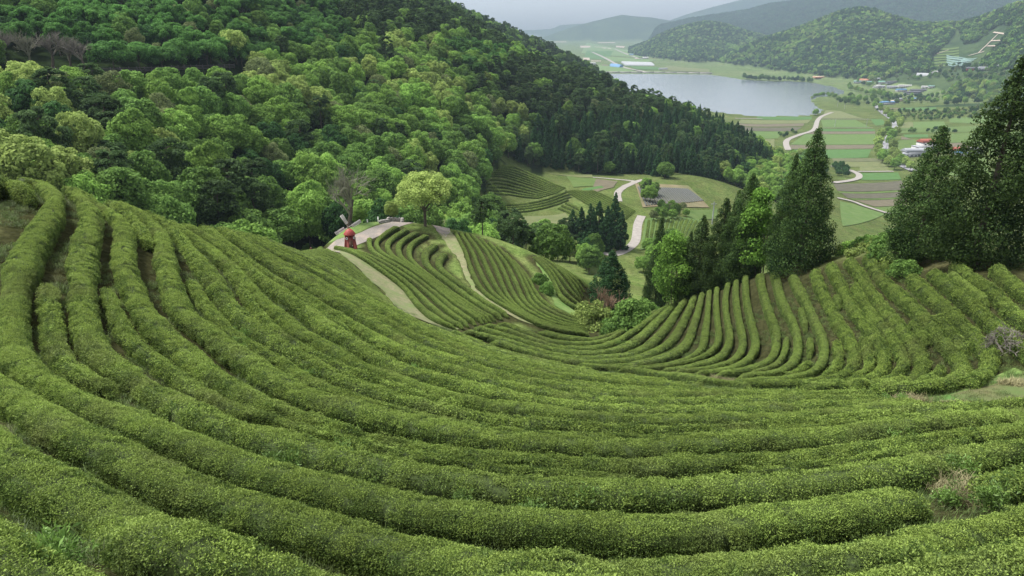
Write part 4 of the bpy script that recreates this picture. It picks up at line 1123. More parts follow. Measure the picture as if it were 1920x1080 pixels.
        for k in range(6):
            e = P[r.integers(0, n)]; limb(b, (r.normal(0, .1), r.normal(0, .1), -.2), e, tr, tr * .3, r, .08, 4)
    V = cards(C, Nv, size, r); n = len(C)
    F = np.arange(4 * n).reshape(n, 4)
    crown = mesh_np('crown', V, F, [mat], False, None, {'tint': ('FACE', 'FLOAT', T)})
    trunk = b.mesh('trunk', M[bark], True)
    tv = np.concatenate(b.V); tf = np.concatenate(b.F4)
    joined = mesh_np('tree_joined', np.vstack([V, tv]), np.vstack([F, tf + len(V)]), [mat, M[bark]], False, np.concatenate([np.zeros(len(F)), np.ones(len(tf))]),
                     {'tint': ('FACE', 'FLOAT', np.concatenate([T, np.zeros(len(tf))]))})
    return trunk, crown, joined

TREE = {}   # species -> list of (trunk, crown, joined)
sd = 300
for sp, kind, H, Rw, per, size, nb, nvar in (
    ('bright','broad',8.6,3.7,150,.21,56,3), ('mid','broad',8.2,3.6,150,.21,56,3), ('yellow','broad',8.8,3.3,150,.20,56,3), ('olive','broad',7.6,3.1,95,.19,50,2),
    ('locust','spread',8.0,4.4,150,.21,60,3), ('dark','broad',7.8,3.3,150,.21,50,2), ('pine','pine',9.5,3.0,150,.19,50,3), ('cedar','cone',11.0,2.3,110,.20,70,3),
    ('bamboo','plume',8.5,1.7,90,.18,40,2), ('cherry','spread',6.6,5.2,160,.20,64,2)):
    TREE[sp] = []
    for v in range(nvar):
        sd += 1
        TREE[sp].append(make_tree(kind, sd, H * (1 + .08 * (v - 1)), Rw * (1 - .06 * (v - 1)), per, size, nb, M['crown_' + sp]))
# coarse trees for the far hills
FARTREE = []
for k, sp in enumerate(('dark','pine','mid','bright','yellow','cedar')):
    sd += 1
    FARTREE.append(make_tree('cone' if sp == 'cedar' else 'broad', sd, 9, 4.2 if sp != 'cedar' else 2.6, 9, 1.25, 22, M['crown_' + sp])[2])
SPLIST = list(TREE)
JOIN = []; JIDX = {}
for sp in SPLIST:
    JIDX[sp] = list(range(len(JOIN), len(JOIN) + len(TREE[sp]))); JOIN += [t[2] for t in TREE[sp]]
TREE_GRP = scatter_group(source_coll('wood_tree', JOIN))
FAR_GRP = scatter_group(source_coll('hill_tree', FARTREE))
NAMES = {'bright':('broadleaf_tree','bright green broadleaf tree'),'mid':('broadleaf_tree','mid green broadleaf tree'),'yellow':('broadleaf_tree','pale yellowish broadleaf tree'),
 'olive':('broadleaf_tree','greyish olive thin tree'),'locust':('broadleaf_tree','deep green broadleaf tree'),'dark':('broadleaf_tree','dark dense broadleaf tree'),'pine':('pine_tree','dull green pine'),
 'cedar':('cedar_tree','dark pointed cedar'),'bamboo':('bamboo_clump','feathery bamboo clump'),'cherry':('cherry_tree','wide spreading cherry tree')}

# ------------------------------------------------------------------ trees: where they stand
POOL = []   # x, y, z, scale, rot, species, variant, place
def zone_species(u, v, x, y, r):
    n_ = fbm(x / 26, y / 26, 401, 2); m_ = float(n_); q = r.random()
    if in_poly(u, v, [(620,0),(960,0),(960,110),(860,70),(700,75),(640,40)]): return 'pine' if q < .8 else ('mid' if q < .93 else 'bright')
    if in_poly(u, v, [(860,75),(930,60),(1000,90),(900,150),(820,90)]): return 'locust' if q < .7 else 'bright'
    if in_poly(u, v, [(1000,225),(1120,225),(1340,215),(1450,300),(1340,330),(1120,325),(1000,295)]): return 'cedar' if q < .66 else ('pine' if q < .90 else 'mid')
    if in_poly(u, v, [(955,255),(1060,262),(1130,300),(1130,340),(1000,330)]): return 'bamboo' if q < .75 else 'cedar'
    if in_poly(u, v, [(900,110),(1140,130),(1360,210),(1300,265),(1000,235),(930,190)]): return 'pine' if q < .82 else ('bright' if q < .9 else 'olive')
    if u > 1225 and v > 225: return ('yellow' if q < .34 else 'bright' if q < .72 else 'dark' if q < .85 else 'mid')
    if v < 95 and u < 640: return 'locust' if q < .66 else ('dark' if q < .78 else 'mid' if q < .95 else 'olive')
    if in_poly(u, v, [(0,230),(90,190),(190,215),(290,250),(330,330),(120,330),(0,290)]) : return 'dark' if q < .28 else ('pine' if q < .40 else 'mid' if q < .66 else 'bright' if q < .85 else 'yellow')
    if m_ < .40: return 'dark' if q < .15 else 'mid' if q < .66 else 'bright' if q < .9 else 'pine'
    if m_ < .50: return 'mid' if q < .45 else 'bright' if q < .8 else 'olive'
    if m_ < .60: return 'bright' if q < .65 else 'yellow' if q < .9 else 'mid'
    return 'yellow' if q < .55 else 'bright' if q < .85 else 'olive'
r = np.random.default_rng(77)
# dart throwing over the left hill
cell = {}
def far_enough(x, y, rr):
    cx, cy = int(x // 6), int(y // 6)
    for ix in range(cx - 1, cx + 2):
        for iy in range(cy - 1, cy + 2):
            for (px_, py_) in cell.get((ix, iy), ()):
                if (px_ - x) ** 2 + (py_ - y) ** 2 < rr * rr: return False
    cell.setdefault((cx, cy), []).append((x, y)); return True
NT = 80000
ca = r.uniform(-.74, .40, NT); cdd = np.sqrt(r.uniform(92 ** 2, 560 ** 2, NT))
cx_, cy_ = cdd * np.sin(ca), cdd * np.cos(ca); cz_ = ground(cx_, cy_)
cu, cv = to_px(cx_, cy_, cz_ + 4); _gu, _gv = to_px(cx_, cy_, cz_)
okw = (wood_at(ca, np.log(cdd)) | (in_poly(_gu, _gv, [(830,440),(885,400),(889,330),(905,298),(945,299),(985,311),(1020,317),(1110,322),(1215,327),(1250,338),(1250,200),(830,200)]) & (cdd > 130))) & seen(cx_, cy_, cz_ + 9.5)
CLEAR = [[(906,345),(918,318),(945,306),(985,316),(1020,320),(1110,325),(1215,331),(1230,350),(1200,420),(1200,480),(900,440),(888,400)],   # terraces and their fields
         [(0,100),(120,112),(440,124),(520,120),(520,136),(440,140),(120,150),(0,140)]]                                # the hillside road
for k in np.where(okw)[0]:
    x, y = cx_[k], cy_[k]; u, v = cu[k], cv[k]
    gu, gv = to_px(x, y, cz_[k])
    if in_poly(gu, gv, CLEAR[0]) or in_poly(gu, gv, CLEAR[1]): continue
    if (500 < u < 860 and gv > 405 and cdd[k] < 125) or (u < 560 and cdd[k] < 106): continue
    sp = zone_species(u, v, x, y, r)
    if u < 480 and gv > 137 and v - 4 * F_PX / cdd[k] < 137: continue        # keep the road fence in view
    big = float(np.clip(1.14 - (cdd[k] - 120) / 1200, .96, 1.14))
    rr = {'cedar': 3.3, 'pine': 3.9, 'bamboo': 2.4}.get(sp, 4.3 * big)
    if far_enough(x, y, rr):
        POOL.append((x, y, cz_[k], r.uniform(*((.66, 1.22) if sp in ('cedar', 'pine') else (.74, 1.14))) * (.9 if v < 95 and u < 700 else big), r.uniform(0, 6.28), sp, int(r.integers(0, len(TREE[sp]))), 'hill'))
# far left ridge
ca = r.uniform(-.12, .16, 9000); cdd = np.sqrt(r.uniform(560 ** 2, 1050 ** 2, 9000))
cx_, cy_ = cdd * np.sin(ca), cdd * np.cos(ca); cz_ = ground(cx_, cy_); ok = seen(cx_, cy_, cz_ + 9) & (cz_ > -105)
for k in np.where(ok)[0]:
    if far_enough(cx_[k], cy_[k], 5.2):
        q = r.random(); sp = 'pine' if q < .45 else 'dark' if q < .65 else 'mid' if q < .85 else 'bright'
        POOL.append((cx_[k], cy_[k], cz_[k], r.uniform(.8, 1.2), r.uniform(0, 6.28), sp, int(r.integers(0, len(TREE[sp]))), 'ridge'))
# trees of the plain, the lake shore and the village, by groups drawn on the photo
def grove(poly, n, kinds, place, smin=.6, smax=1.1, dmin=300, dmax=2400, gap=6):
    P = np.array(poly, float); lo, hi = P.min(0), P.max(0); done = 0
    for _ in range(n * 12):
        if done >= n: break
        u, v = r.uniform(lo[0], hi[0]), r.uniform(lo[1], hi[1])
        if not in_poly(u, v, poly): continue
        p_ = hit(u, v, 0, dmin, dmax)[0]
        if in_poly(p_[0], p_[1], LAKE): continue
        if not far_enough(p_[0], p_[1], gap): continue
        sp = kinds[r.integers(0, len(kinds))]
        POOL.append((p_[0], p_[1], p_[2], r.uniform(smin, smax), r.uniform(0, 6.28), sp, int(r.integers(0, len(TREE[sp]))), place)); done += 1
def along(line, n, kinds, place, smin=.8, smax=1.2, jit=2.0, dmin=300, dmax=2400):
    A = spline(line, n)
    for u, v in A:
        p_ = hit(u + r.normal(0, jit), v + r.normal(0, .5), 0, dmin, dmax)[0]
        sp = kinds[r.integers(0, len(kinds))]
        POOL.append((p_[0], p_[1], p_[2], r.uniform(smin, smax), r.uniform(0, 6.28), sp, int(r.integers(0, len(TREE[sp]))), place))
along([(1652,206),(1676,222),(1686,236),(1680,250),(1672,266),(1668,284),(1680,304),(1708,322)], 15, ['yellow','bright'], 'avenue', .85, 1.2)
along([(1640,204),(1662,222),(1668,236),(1660,252),(1650,266),(1643,284),(1650,302),(1676,318)], 15, ['yellow','bright'], 'avenue', .85, 1.2)
along([(1522,186),(1530,183),(1545,181),(1560,182)], 9, ['bright','yellow'], 'shore', .7, 1.1, 1)
along([(1590,168),(1605,172),(1620,177),(1640,180),(1655,184)], 14, ['bright','yellow'], 'shore', .9, 1.3, 1.5)
along([(1395,149),(1420,151),(1450,152),(1480,152.5),(1520,156)], 24, ['mid','dark'], 'shore', 1.1, 1.6, 2)
along([(1527,217),(1529,216)], 2, ['bright'], 'shore', .9, 1.0, .5)
grove([(1560,180),(1640,186),(1660,196),(1600,200),(1565,192)], 26, ['dark','mid','bright'], 'shore', .8, 1.2)
grove([(1590,150),(1700,128),(1830,120),(1900,140),(1900,160),(1700,150),(1620,165)], 170, ['dark','mid','mid','olive'], 'village', .7, 1.2, 900)
grove([(1640,168),(1700,182),(1760,178),(1760,196),(1660,196)], 70, ['mid','dark','olive','bright'], 'village', .6, 1.0, 700)
grove([(1765,180),(1800,158),(1890,150),(1930,160),(1930,195),(1770,198)], 150, ['bright','yellow','dark','mid'], 'right_slope', .9, 1.4, 700)
grove([(1640,207),(1760,209),(1900,195),(1920,215),(1760,226),(1690,226)], 230, ['olive','dark','mid'], 'scrub', .3, .65, 600, 2000, 3)
grove([(1690,246),(1790,243),(1790,250),(1690,250)], 14, ['dark','mid'], 'scrub', .35, .6, 500)
grove([(1455,252),(1500,246),(1502,250),(1462,260)], 9, ['dark','mid'], 'scrub', .4, .6, 500)
grove([(1560,315),(1588,318),(1590,334),(1566,338)], 12, ['dark'], 'valley', .45, .75, 350, 800, 3)
grove([(1440,300),(1500,285),(1540,300),(1560,330),(1500,345)], 30, ['yellow','bright','mid'], 'valley', .8, 1.2, 330, 600, 5)
grove([(1205,352),(1230,360),(1225,385),(1205,380)], 8, ['bamboo','bright'], 'valley', .5, .8, 200, 330, 2)
grove([(1245,385),(1290,395),(1290,410),(1215,420)], 12, ['olive','mid','bright'], 'valley', .3, .55, 180, 330, 2.2)
grove([(1215,470),(1260,460),(1300,480),(1250,520),(1190,520)], 14, ['mid','bright'], 'valley', .5, .8, 110, 260, 3)
grove([(875,395),(930,430),(960,450),(1000,470),(1060,480),(1100,520),(1110,505),(1130,480),(1060,440),(960,420)], 26, ['bright','mid','mid','dark','pine'], 'behind_knoll', .55, .9, 100, 190, 3.4)
grove([(1000,455),(1100,470),(1112,520),(1080,500)], 10, ['yellow','bright'], 'behind_knoll', .5, .75, 98, 170, 3)
grove([(560,400),(640,380),(760,375),(760,398),(680,412),(580,446)], 26, ['mid','bright','yellow'], 'terrace', .35, .62, 100, 160, 2.6)
POOL_A = POOL
px_size = np.array([p[3] * 8.0 / math.hypot(p[0], p[1]) for p in POOL_A])
uu, vv = to_px([p[0] for p in POOL_A], [p[1] for p in POOL_A], [p[2] + 4 * p[3] for p in POOL_A])
inframe = (uu > -25) & (uu < 1945) & (vv > -25)
_pp = np.array([p[:4] for p in POOL_A], float); vis = seen(_pp[:, 0], _pp[:, 1], _pp[:, 2] + 7.0 * _pp[:, 3])
front = np.where(inframe & vis, px_size, 0)
top300 = set(np.argsort(-front)[:300].tolist())
PLACE = {'hill': 'on the left hillside', 'ridge': 'on the far ridge', 'avenue': 'on the valley avenue', 'shore': 'by the lake shore', 'village': 'among the village houses', 'right_slope': 'right of the village',
         'scrub': 'on the plain', 'valley': 'in the valley', 'behind_knoll': 'behind the tea knoll', 'terrace': 'behind the windmill'}
def plant(sp, var, loc, scale, rz, label, name=None, group='trees of the valley and hillside', meshes=None, cat='tree'):
    tk, cw, _ = meshes or TREE[sp][var]
    root = put(name or NAMES[sp][0], None, loc=(loc[0], loc[1], loc[2] - .1), rz=rz)
    q_ = random.Random(int(abs(loc[0] * 31 + loc[1] * 17) * 10)); root.scale = (scale * q_.uniform(.86, 1.16), scale * q_.uniform(.86, 1.16), scale * q_.uniform(.88, 1.22)); root.empty_display_size = .5
    thing(root, label, cat, group)
    put('trunk', tk, root); put('crown', cw, root)
    return root
rest = []
BANDS = ('highest', 'upper', 'middle', 'lower', 'lowest')
def band(i): return BANDS[int(np.clip(vv[i] / 430 * 5, 0, 4))]
rank = {}
for i in sorted(top300, key=lambda q: uu[q]):
    key = (POOL_A[i][5], POOL_A[i][7], band(i)); rank[key] = rank.get(key, 0) + 1; rank[i] = rank[key]
for i, p_ in enumerate(POOL_A):
    if i in top300:
        lab = '%s %s, %s from left in the %s band' % (NAMES[p_[5]][1], PLACE[p_[7]], ordinal(rank[i]), band(i))
        plant(p_[5], p_[6], p_[:3], p_[3], p_[4], lab)
    elif vis[i] or px_size[i] > .02:
        rest.append(p_)
rot0 = np.zeros((len(rest), 3)); rot0[:, 2] = [p_[4] for p_ in rest]
fo = scatter('forest', [(p_[0], p_[1], p_[2] - .1) for p_ in rest], rot0, np.array([p_[3] for p_ in rest])[:, None] * np.stack([r.uniform(.86, 1.16, len(rest)), r.uniform(.86, 1.16, len(rest)), r.uniform(.88, 1.22, len(rest))], 1), [JIDX[p_[5]][p_[6]] for p_ in rest], TREE_GRP)
thing(fo, 'mixed green forest covering the left hillside and valley behind the nearest trees', 'forest')
# woods of the far hills
NT = 150000
ca = r.uniform(.06, .72, NT); cdd = np.sqrt(r.uniform(1250 ** 2, 5600 ** 2, NT))
cx_, cy_ = cdd * np.sin(ca), cdd * np.cos(ca); cz_ = ground(cx_, cy_)
ok = (cz_ > ZL + 5) & seen(cx_, cy_, cz_ + 10)
fu, fv = to_px(cx_, cy_, cz_)
CUT = [(1748,140),(1745,110),(1775,85),(1790,60),(1800,58),(1805,85),(1830,80),(1870,50),(1895,52),(1880,80),(1850,110),(1830,140)]
ok &= ~in_poly(fu, fv, CUT) & ~in_poly(fu, fv, [(1620,165),(1680,140),(1900,132),(1930,200),(1640,200)])
ok &= r.random(NT) < np.clip((cz_ - ZL) / 14, .2, 1)
ok &= (cdd < 3600) | (r.random(NT) < .62)
kk = np.where(ok)[0][:42000]
hn_ = fbm(cx_[kk] / 120, cy_[kk] / 120, 501, 3); qq = r.random(len(kk))
idx = np.where(qq < .40, 0, np.where(qq < .66, 1, np.where(qq < .86, 2, np.where(qq < .92, 3, np.where(qq < .95, 4, 5)))))
idx = np.where(cdd[kk] > 3600, np.where(qq < .5, 0, np.where(qq < .8, 1, 5)), idx)
idx = np.where((hn_ > .60) & (qq < .35) & (cdd[kk] < 3600), np.where(qq < .25, 3, 4), idx)
rot0 = np.zeros((len(kk), 3)); rot0[:, 2] = r.uniform(0, 6.28, len(kk))
hw = scatter('far_woods', np.stack([cx_[kk], cy_[kk], cz_[kk] - .3], 1), rot0, r.uniform(.8, 1.5, len(kk)) * np.where(cdd[kk] > 3600, 1.7, 1.0), idx, FAR_GRP)
thing(hw, 'hazy wooded cover of the two rounded hills beyond the lake', 'woodland')
print('pool', len(POOL_A), 'rest', len(rest), 'far', len(kk))
# ------------------------------------------------------------------ single trees one can point at
def stand(u, v, dmin, dmax, lift=0):
    return hit(u, v, lift, dmin, dmax)[0]
def height_for(p, vtop):
    lo, hi = .3, 60
    for _ in range(40):
        m_ = (lo + hi) / 2
        _, vv_ = to_px(p[0], p[1], p[2] + m_)
        if vv_ > vtop: lo = m_
        else: hi = m_
    return lo
def px_m(p): return math.sqrt(p[0] ** 2 + p[1] ** 2 + p[2] ** 2) / F_PX
NEAR = [
 ('cedar_near', 1494, 507, 235, 108, 'tall shaggy dark conifer standing alone above the right tea slope, centre right', 'conifer_tree'),
 ('cedar_near', 1462, 507, 283, 60, 'slimmer dark conifer tucked against the left side of the tall centre-right conifer', 'conifer_tree'),
 ('cedar_near', 1388, 524, 320, 84, 'dark conifer left of the lime green tree, tallest of the left conifer clump', 'conifer_tree'),
 ('cedar_near', 1345, 536, 368, 76, 'dark conifer in the middle of the left conifer clump', 'conifer_tree'),
 ('cedar_near', 1306, 549, 400, 70, 'small dark conifer between the two lime green trees', 'conifer_tree'),
 ('cedar_near', 1228, 576, 404, 52, 'thin dark conifer at the left end of the conifer line', 'conifer_tree'),
 ('cedar_near', 1714, 492, 229, 112, 'broad dark conifer on the right slope, left of the tallest one', 'conifer_tree'),
 ('cedar_near', 1824, 497, 94, 146, 'tallest dark conifer, reaching up the right edge of the photo', 'conifer_tree'),
 ('cedar_near', 1366, 531, 352, 60, 'dark conifer behind the middle of the left conifer clump', 'conifer_tree'),
 ('cedar_near', 1285, 556, 430, 44, 'smallest dark conifer beside the left lime green tree', 'conifer_tree'),
 ('lime', 1424, 509, 365, 70, 'lime green young tree between the dark conifers, right of two', 'young_tree'),
 ('lime', 1262, 564, 446, 76, 'lime green young tree at the left end of the conifers, left of two', 'young_tree'),
 ('evergreen', 1142, 592, 468, 92, 'dark bushy evergreen tree at the foot of the knoll in the valley bottom', 'evergreen_tree'),
]
MESH_CACHE = {}
def near_mesh(kind, H, Rw, sd):
    if kind == 'cedar_near':
        k = sd % 4
        if k not in MESH_CACHE: MESH_CACHE[k] = make_tree('cone', 700 + k, 14.0, 3.4, 230, .10, 150, M['crown_cedar_near'])
        return MESH_CACHE[k]
    if kind == 'lime': return make_tree('plume', sd, H, Rw * 1.15, 150, .11, 80, M['crown_lime'])
    if kind == 'evergreen': return make_tree('cone', sd, H, Rw, 170, .11, 120, M['crown_cedar'])
    if kind == 'yellow': return make_tree('broad', sd, H, Rw, 110, .20, 70, M['crown_yellow'])
for k, (kind, u, v, vt, wpx, lab, nm) in enumerate(NEAR):
    p_ = stand(u, v, 30, 110); H = height_for(p_, vt); Rw = wpx / 2 * px_m(p_)
    rt_ = plant(None, 0, p_, 1.0, k * .9, lab, nm, 'conifers and young trees along the right slope', near_mesh(kind, H, Rw, 700 + k))
    if kind == 'cedar_near': rt_.scale = (Rw / 3.4, Rw / 3.4, H / 14.0)
    else: rt_.scale = (1, 1, 1)
p_ = stand(797, 424, 70, 130); H = height_for(p_, 318)
plant(None, 0, p_, 1.0, 0, 'spreading yellow-green tree with dark trunk on the gravel terrace', 'broadleaf_tree', None, make_tree('spread', 741, H, 64 * px_m(p_), 150, .14, 100, M['crown_yellow'], 'bark', .24))

# leafless trees
M['twig'] = plain_mat('twig', (.12, .125, .085), (.20, .205, .145), 4.0, .9, .2)
def bare_tree(seed, H, spread, levels=5, mat=None):
    r = np.random.default_rng(seed); tb = MB(); br = MB()
    def grow(p0, d, ln, rad, lv):
        n = 4; P = [p0]; dd = d.copy()
        for k in range(n):
            dd = dd + r.normal(0, .10, 3) + np.array([0, 0, .03]); dd /= np.linalg.norm(dd); P.append(P[-1] + dd * ln / n)
        (tb if lv == 0 else br).tube(np.array(P), np.linspace(rad, rad * .62, n + 1), 6 if lv < 2 else 3)
        if lv >= levels: return
        kids = 5 if lv == 0 else 4 if lv < 3 else 3
        for k in range(kids):
            t = r.uniform(.45, 1.0) if lv else r.uniform(.6, 1.0)
            q = P[min(n, int(t * n))]
            side = r.normal(size=3); side -= dd * np.dot(side, dd); side /= np.linalg.norm(side)
            nd = dd * r.uniform(.55, .9) + side * r.uniform(.45, .9) * spread; nd[2] += .22; nd /= np.linalg.norm(nd)
            grow(q, nd, ln * r.uniform(.55, .8), max(rad * .52, .006), lv + 1)
    grow(np.array([0, 0, -.3]), np.array([0, 0, 1.]), H * .36, H * .028, 0)
    allv = np.concatenate(tb.V + br.V); sc = H / allv[:, 2].max()
    for b in (tb, br): b.V = [v * np.array([sc, sc, sc]) for v in b.V]
    return tb.mesh('trunk', M['bark'], True), br.mesh('branches', mat or M['twig'], True)
def put_bare(p_, tk, br, label, name='bare_tree', sc=1.0, rz=0, group=None):
    root = put(name, None, loc=(p_[0], p_[1], p_[2] - .1), rz=rz); root.scale = (sc,) * 3
    thing(root, label, 'tree', group); put('trunk', tk, root); put('branches', br, root)
p_ = stand(654, 424, 75, 130); H = height_for(p_, 303)
b1 = bare_tree(21, H, .95, 5); put_bare(p_, *b1, 'leafless grey tree standing behind the red windmill')
b2 = bare_tree(22, 9.0, 1.0, 5, M['grey_bark'])
for k, (u, v, sc) in enumerate(((18,128,1.05),(62,128,1.0),(98,130,1.0),(132,132,.95),(165,137,.95))):
    put_bare(stand(u, v, 130, 260), *(b1 if k % 2 else b2), 'leafless grey tree by the hillside road, %s from the left' % ordinal(k + 1), 'bare_tree', sc * (9 / H if k % 2 else 1), k * 1.7, 'bare trees by the hillside road')
# cherry trees beside the hillside road
for k, (u, v, sc) in enumerate(((215,131,1.0),(262,130,1.05),(305,131,1.0),(345,129,.95),(390,128,1.0),(455,126,1.0),(500,122,.95))):
    plant('cherry', k % 2, stand(u, v, 130, 300), sc, k * 2.1, 'wide spreading cherry tree above the road fence, %s from the left' % ordinal(k + 1), 'cherry_tree', 'cherry trees along the hillside road')
# cedars in the valley
for k, (u, v, vt) in enumerate(((1072,462,398),(1088,468,392),(1104,470,385),(1120,466,380),(1136,470,390),(1150,462,383),(1163,468,392),(1110,455,388))):
    p_ = stand(u, v, 150, 230); H = height_for(p_, vt)
    plant('cedar', k % 3, p_, H / 11, k * 1.3, 'dark cedar in the clump beside the winding valley road, %s from the left' % ordinal([1,2,3,5,6,7,8,4][k]), 'cedar_tree', 'cedars by the valley road')
for k, (u, v, vt, w_, sp, lab) in enumerate(((962,470,398,62,'pine','round grey-green pine right behind the knoll crest'),(905,436,382,60,'pine','dark pine right of the spreading yellow-green tree'),(985,482,430,46,'pine','small layered pine at the crest of the knoll'),(1035,470,412,40,'mid','small green tree between the pine and the valley cedars'))):
    p_ = stand(u, v, 96, 150); H = height_for(p_, vt)
    plant(sp, k % 2, p_, H / 9.5, k, lab, None, 'trees behind the knoll')

# bushes in the valley bottom and on the right crest
BUSH = {sp: make_tree('bush', 800 + k, 1.5, 1.25, 150, .07, 34, M['crown_' + sp], 'bark', .03) for k, sp in enumerate(('bright','mid','yellow','olive'))}
BUSH['tea'] = make_tree('bush', 820, 1.1, 1.0, 170, .055, 34, M['tea_leaf_far'], 'bark', .03)
for k, (u, v, sc, sp, lab) in enumerate(((1182,612,2.2,'mid','large green bush right of the dark evergreen in the valley bottom'),(1205,596,2.0,'mid','green bush under the conifers at the head of the right tea rows'),(1160,622,1.6,'mid','dark green bush at the lowest point of the tea bowl'),
      (1118,612,1.9,'yellow','pale yellow-green willow bush in front of the dark evergreen'),(1092,600,1.1,'yellow','small pale bush beside the gully below the knoll'),(1025,548,1.0,'mid','dark scrubby bush in the gully of the knoll'),(1012,530,.9,'mid','low weed bush on the upper gully of the knoll'),
      (1595,452,1.0,'bright','light green bush at the foot of the tall centre-right conifer'),(575,449,1.3,'mid','rounded green shrub where the left ridge meets the terrace'),(592,446,.9,'bright','small bright shrub beside the dark bollard'))):
    plant(None, 0, stand(u, v, 30, 130), sc, k * 1.9, lab, 'bush', 'bushes', BUSH[sp], 'bush')
rb = np.random.default_rng(5); kb = 0
for lb, (line, n_) in enumerate((([(1600,420),(1640,415),(1690,425),(1712,440)], 9), ([(1598,440),(1640,440),(1668,452),(1700,478)], 9), ([(1610,458),(1640,466),(1672,486),(1702,512)], 9), ([(1590,470),(1605,480)], 2))):
    for jb, (u, v) in enumerate(spline(line, n_)):
        kb += 1
        plant(None, 0, stand(u + rb.normal(0, 2), v + rb.normal(0, 2), 30, 75), rb.uniform(.62, 1.05), rb.uniform(0, 6), 'unclipped tea bush between the conifers, %s from left in the %s line' % (ordinal(jb + 1), ('rear', 'second', 'third', 'front')[lb]), 'tea_bush', 'unclipped tea bushes between the conifers', BUSH['tea' if kb % 3 else 'mid'], 'bush')
pd = stand(1137, 606, 40, 90); put_bare(pd, *bare_tree(31, height_for(pd, 540), 1.3, 4, plain_mat('russet_twig', (.15, .095, .065), (.22, .15, .10), 5.0)), 'russet leafless shrub in front of the dark evergreen', 'bare_shrub')
pd = stand(1888, 662, 20, 60); put_bare(pd, *bare_tree(32, 1.3, 2.2, 5, M['grey_bark']), 'pale twiggy dead shrub on the tea row at the right edge', 'bare_shrub')

# ------------------------------------------------------------------ windmill
M['red'] = plain_mat('red_paint', (.20, .026, .022), (.26, .040, .034), 3.0, .6, .1, .3, 4, (.22, .04, .03))
M['brick_red'] = plain_mat('brick_red', (.105, .022, .016), (.15, .036, .024), 6.0, .8, .2)
M['door'] = plain_mat('door_wood', (.075, .035, .022), (.12, .060, .035), 5.0, .7, .2)
M['white'] = plain_mat('white_paint', (.62, .61, .59), (.74, .73, .71), 3.0, .6)
M['glass'] = plain_mat('dark_glass', (.03, .035, .04), (.05, .055, .06), 1.0, .15, 0, .5)
M['sail'] = plain_mat('sail_wood', (.46, .44, .42), (.60, .58, .56), 4.0, .8, .2)
pw = stand(658, 467, 60, 120); face = math.atan2(-pw[0], -pw[1])
wm = put('windmill', None, loc=(pw[0], pw[1], pw[2] - .05), rz=math.atan2(-pw[0], pw[1]) + .12)
thing(wm, 'small red garden windmill with pale slatted sails beside the gravel path', 'windmill')
s_ = height_for(pw, 427) / 3.0
wm.scale = (s_,) * 3
put('body', MB().lathe([(0.0,0),(.90,0),(.92,.12),(.82,.14),(.60,2.15),(.0,2.15)], 8, (0,0,0), math.pi / 8).mesh('body', M['brick_red']), wm)
cp = put('cap', MB().lathe([(.0,2.13),(.84,2.13),(.84,2.2),(.46,2.72),(.40,2.76),(.0,3.0)], 8, (0,0,0), math.pi / 8).mesh('cap', M['red']), wm)
put('corner_trim', (lambda b: [b.tube([(.86*math.cos(a),.86*math.sin(a),.1),(.61*math.cos(a),.61*math.sin(a),2.14)], .045, 5) for a in np.arange(8) * math.pi / 4 + math.pi / 8] and b)(MB()).mesh('corner_trim', M['red']), wm)
Mx = Matrix.Rotation(-.108, 3, 'X')
dr = put('door', MB().box((0, -.745, .80), (.52, .06, 1.35), Mx).mesh('door', M['door']), wm)
put('handle', MB().box((.18, -.80, .75), (.04, .05, .12)).mesh('handle', M['white']), dr)
for sx in (-1, 1):
    a_ = -math.pi / 2 + sx * math.pi / 4
    c_ = np.array([.655 * math.cos(a_), .655 * math.sin(a_), 1.72])
    b = MB().lathe([(0, 0), (.17, 0), (.17, .06), (.12, .07), (.12, .03), (0, .03)], 14)
    Mr = (Matrix.Rotation(a_ + math.pi / 2, 3, 'Z') @ Matrix.Rotation(math.pi / 2 - .108, 3, 'X'))
    V = [v @ np.array(Mr).T + c_ for v in b.V]; b.V = V
    wn_ = put('window', b.mesh('window', M['white']), wm)
    b = MB().lathe([(0, .035), (.118, .036), (.118, .042), (0, .045)], 14); b.V = [v @ np.array(Mr).T + c_ for v in b.V]
    put('pane', b.mesh('pane', M['glass']), wn_)
hub = put('hub', MB().tube([(0, .25, 2.75), (0, 1.05, 2.85)], .09, 8).mesh('hub', M['door']), wm)
for k in range(4):
    an = math.radians(118 + 90 * k)
    b = MB(); Mb = Matrix.Rotation(-an + math.pi / 2, 3, 'Y')
    b.box((0, 0, .95), (.06, .05, 1.9)); b.box((.36, 0, 1.2), (.04, .04, 1.35)); b.box((-.05, 0, 1.2), (.04, .045, 1.35))
    for j in range(9): b.box((.155, .012, .56 + j * .16), (.44, .03, .115))
    b.V = [v @ np.array(Mb).T + np.array([0, .98, 2.85]) for v in b.V]
    put('sail', b.mesh('sail', M['sail']), wm)

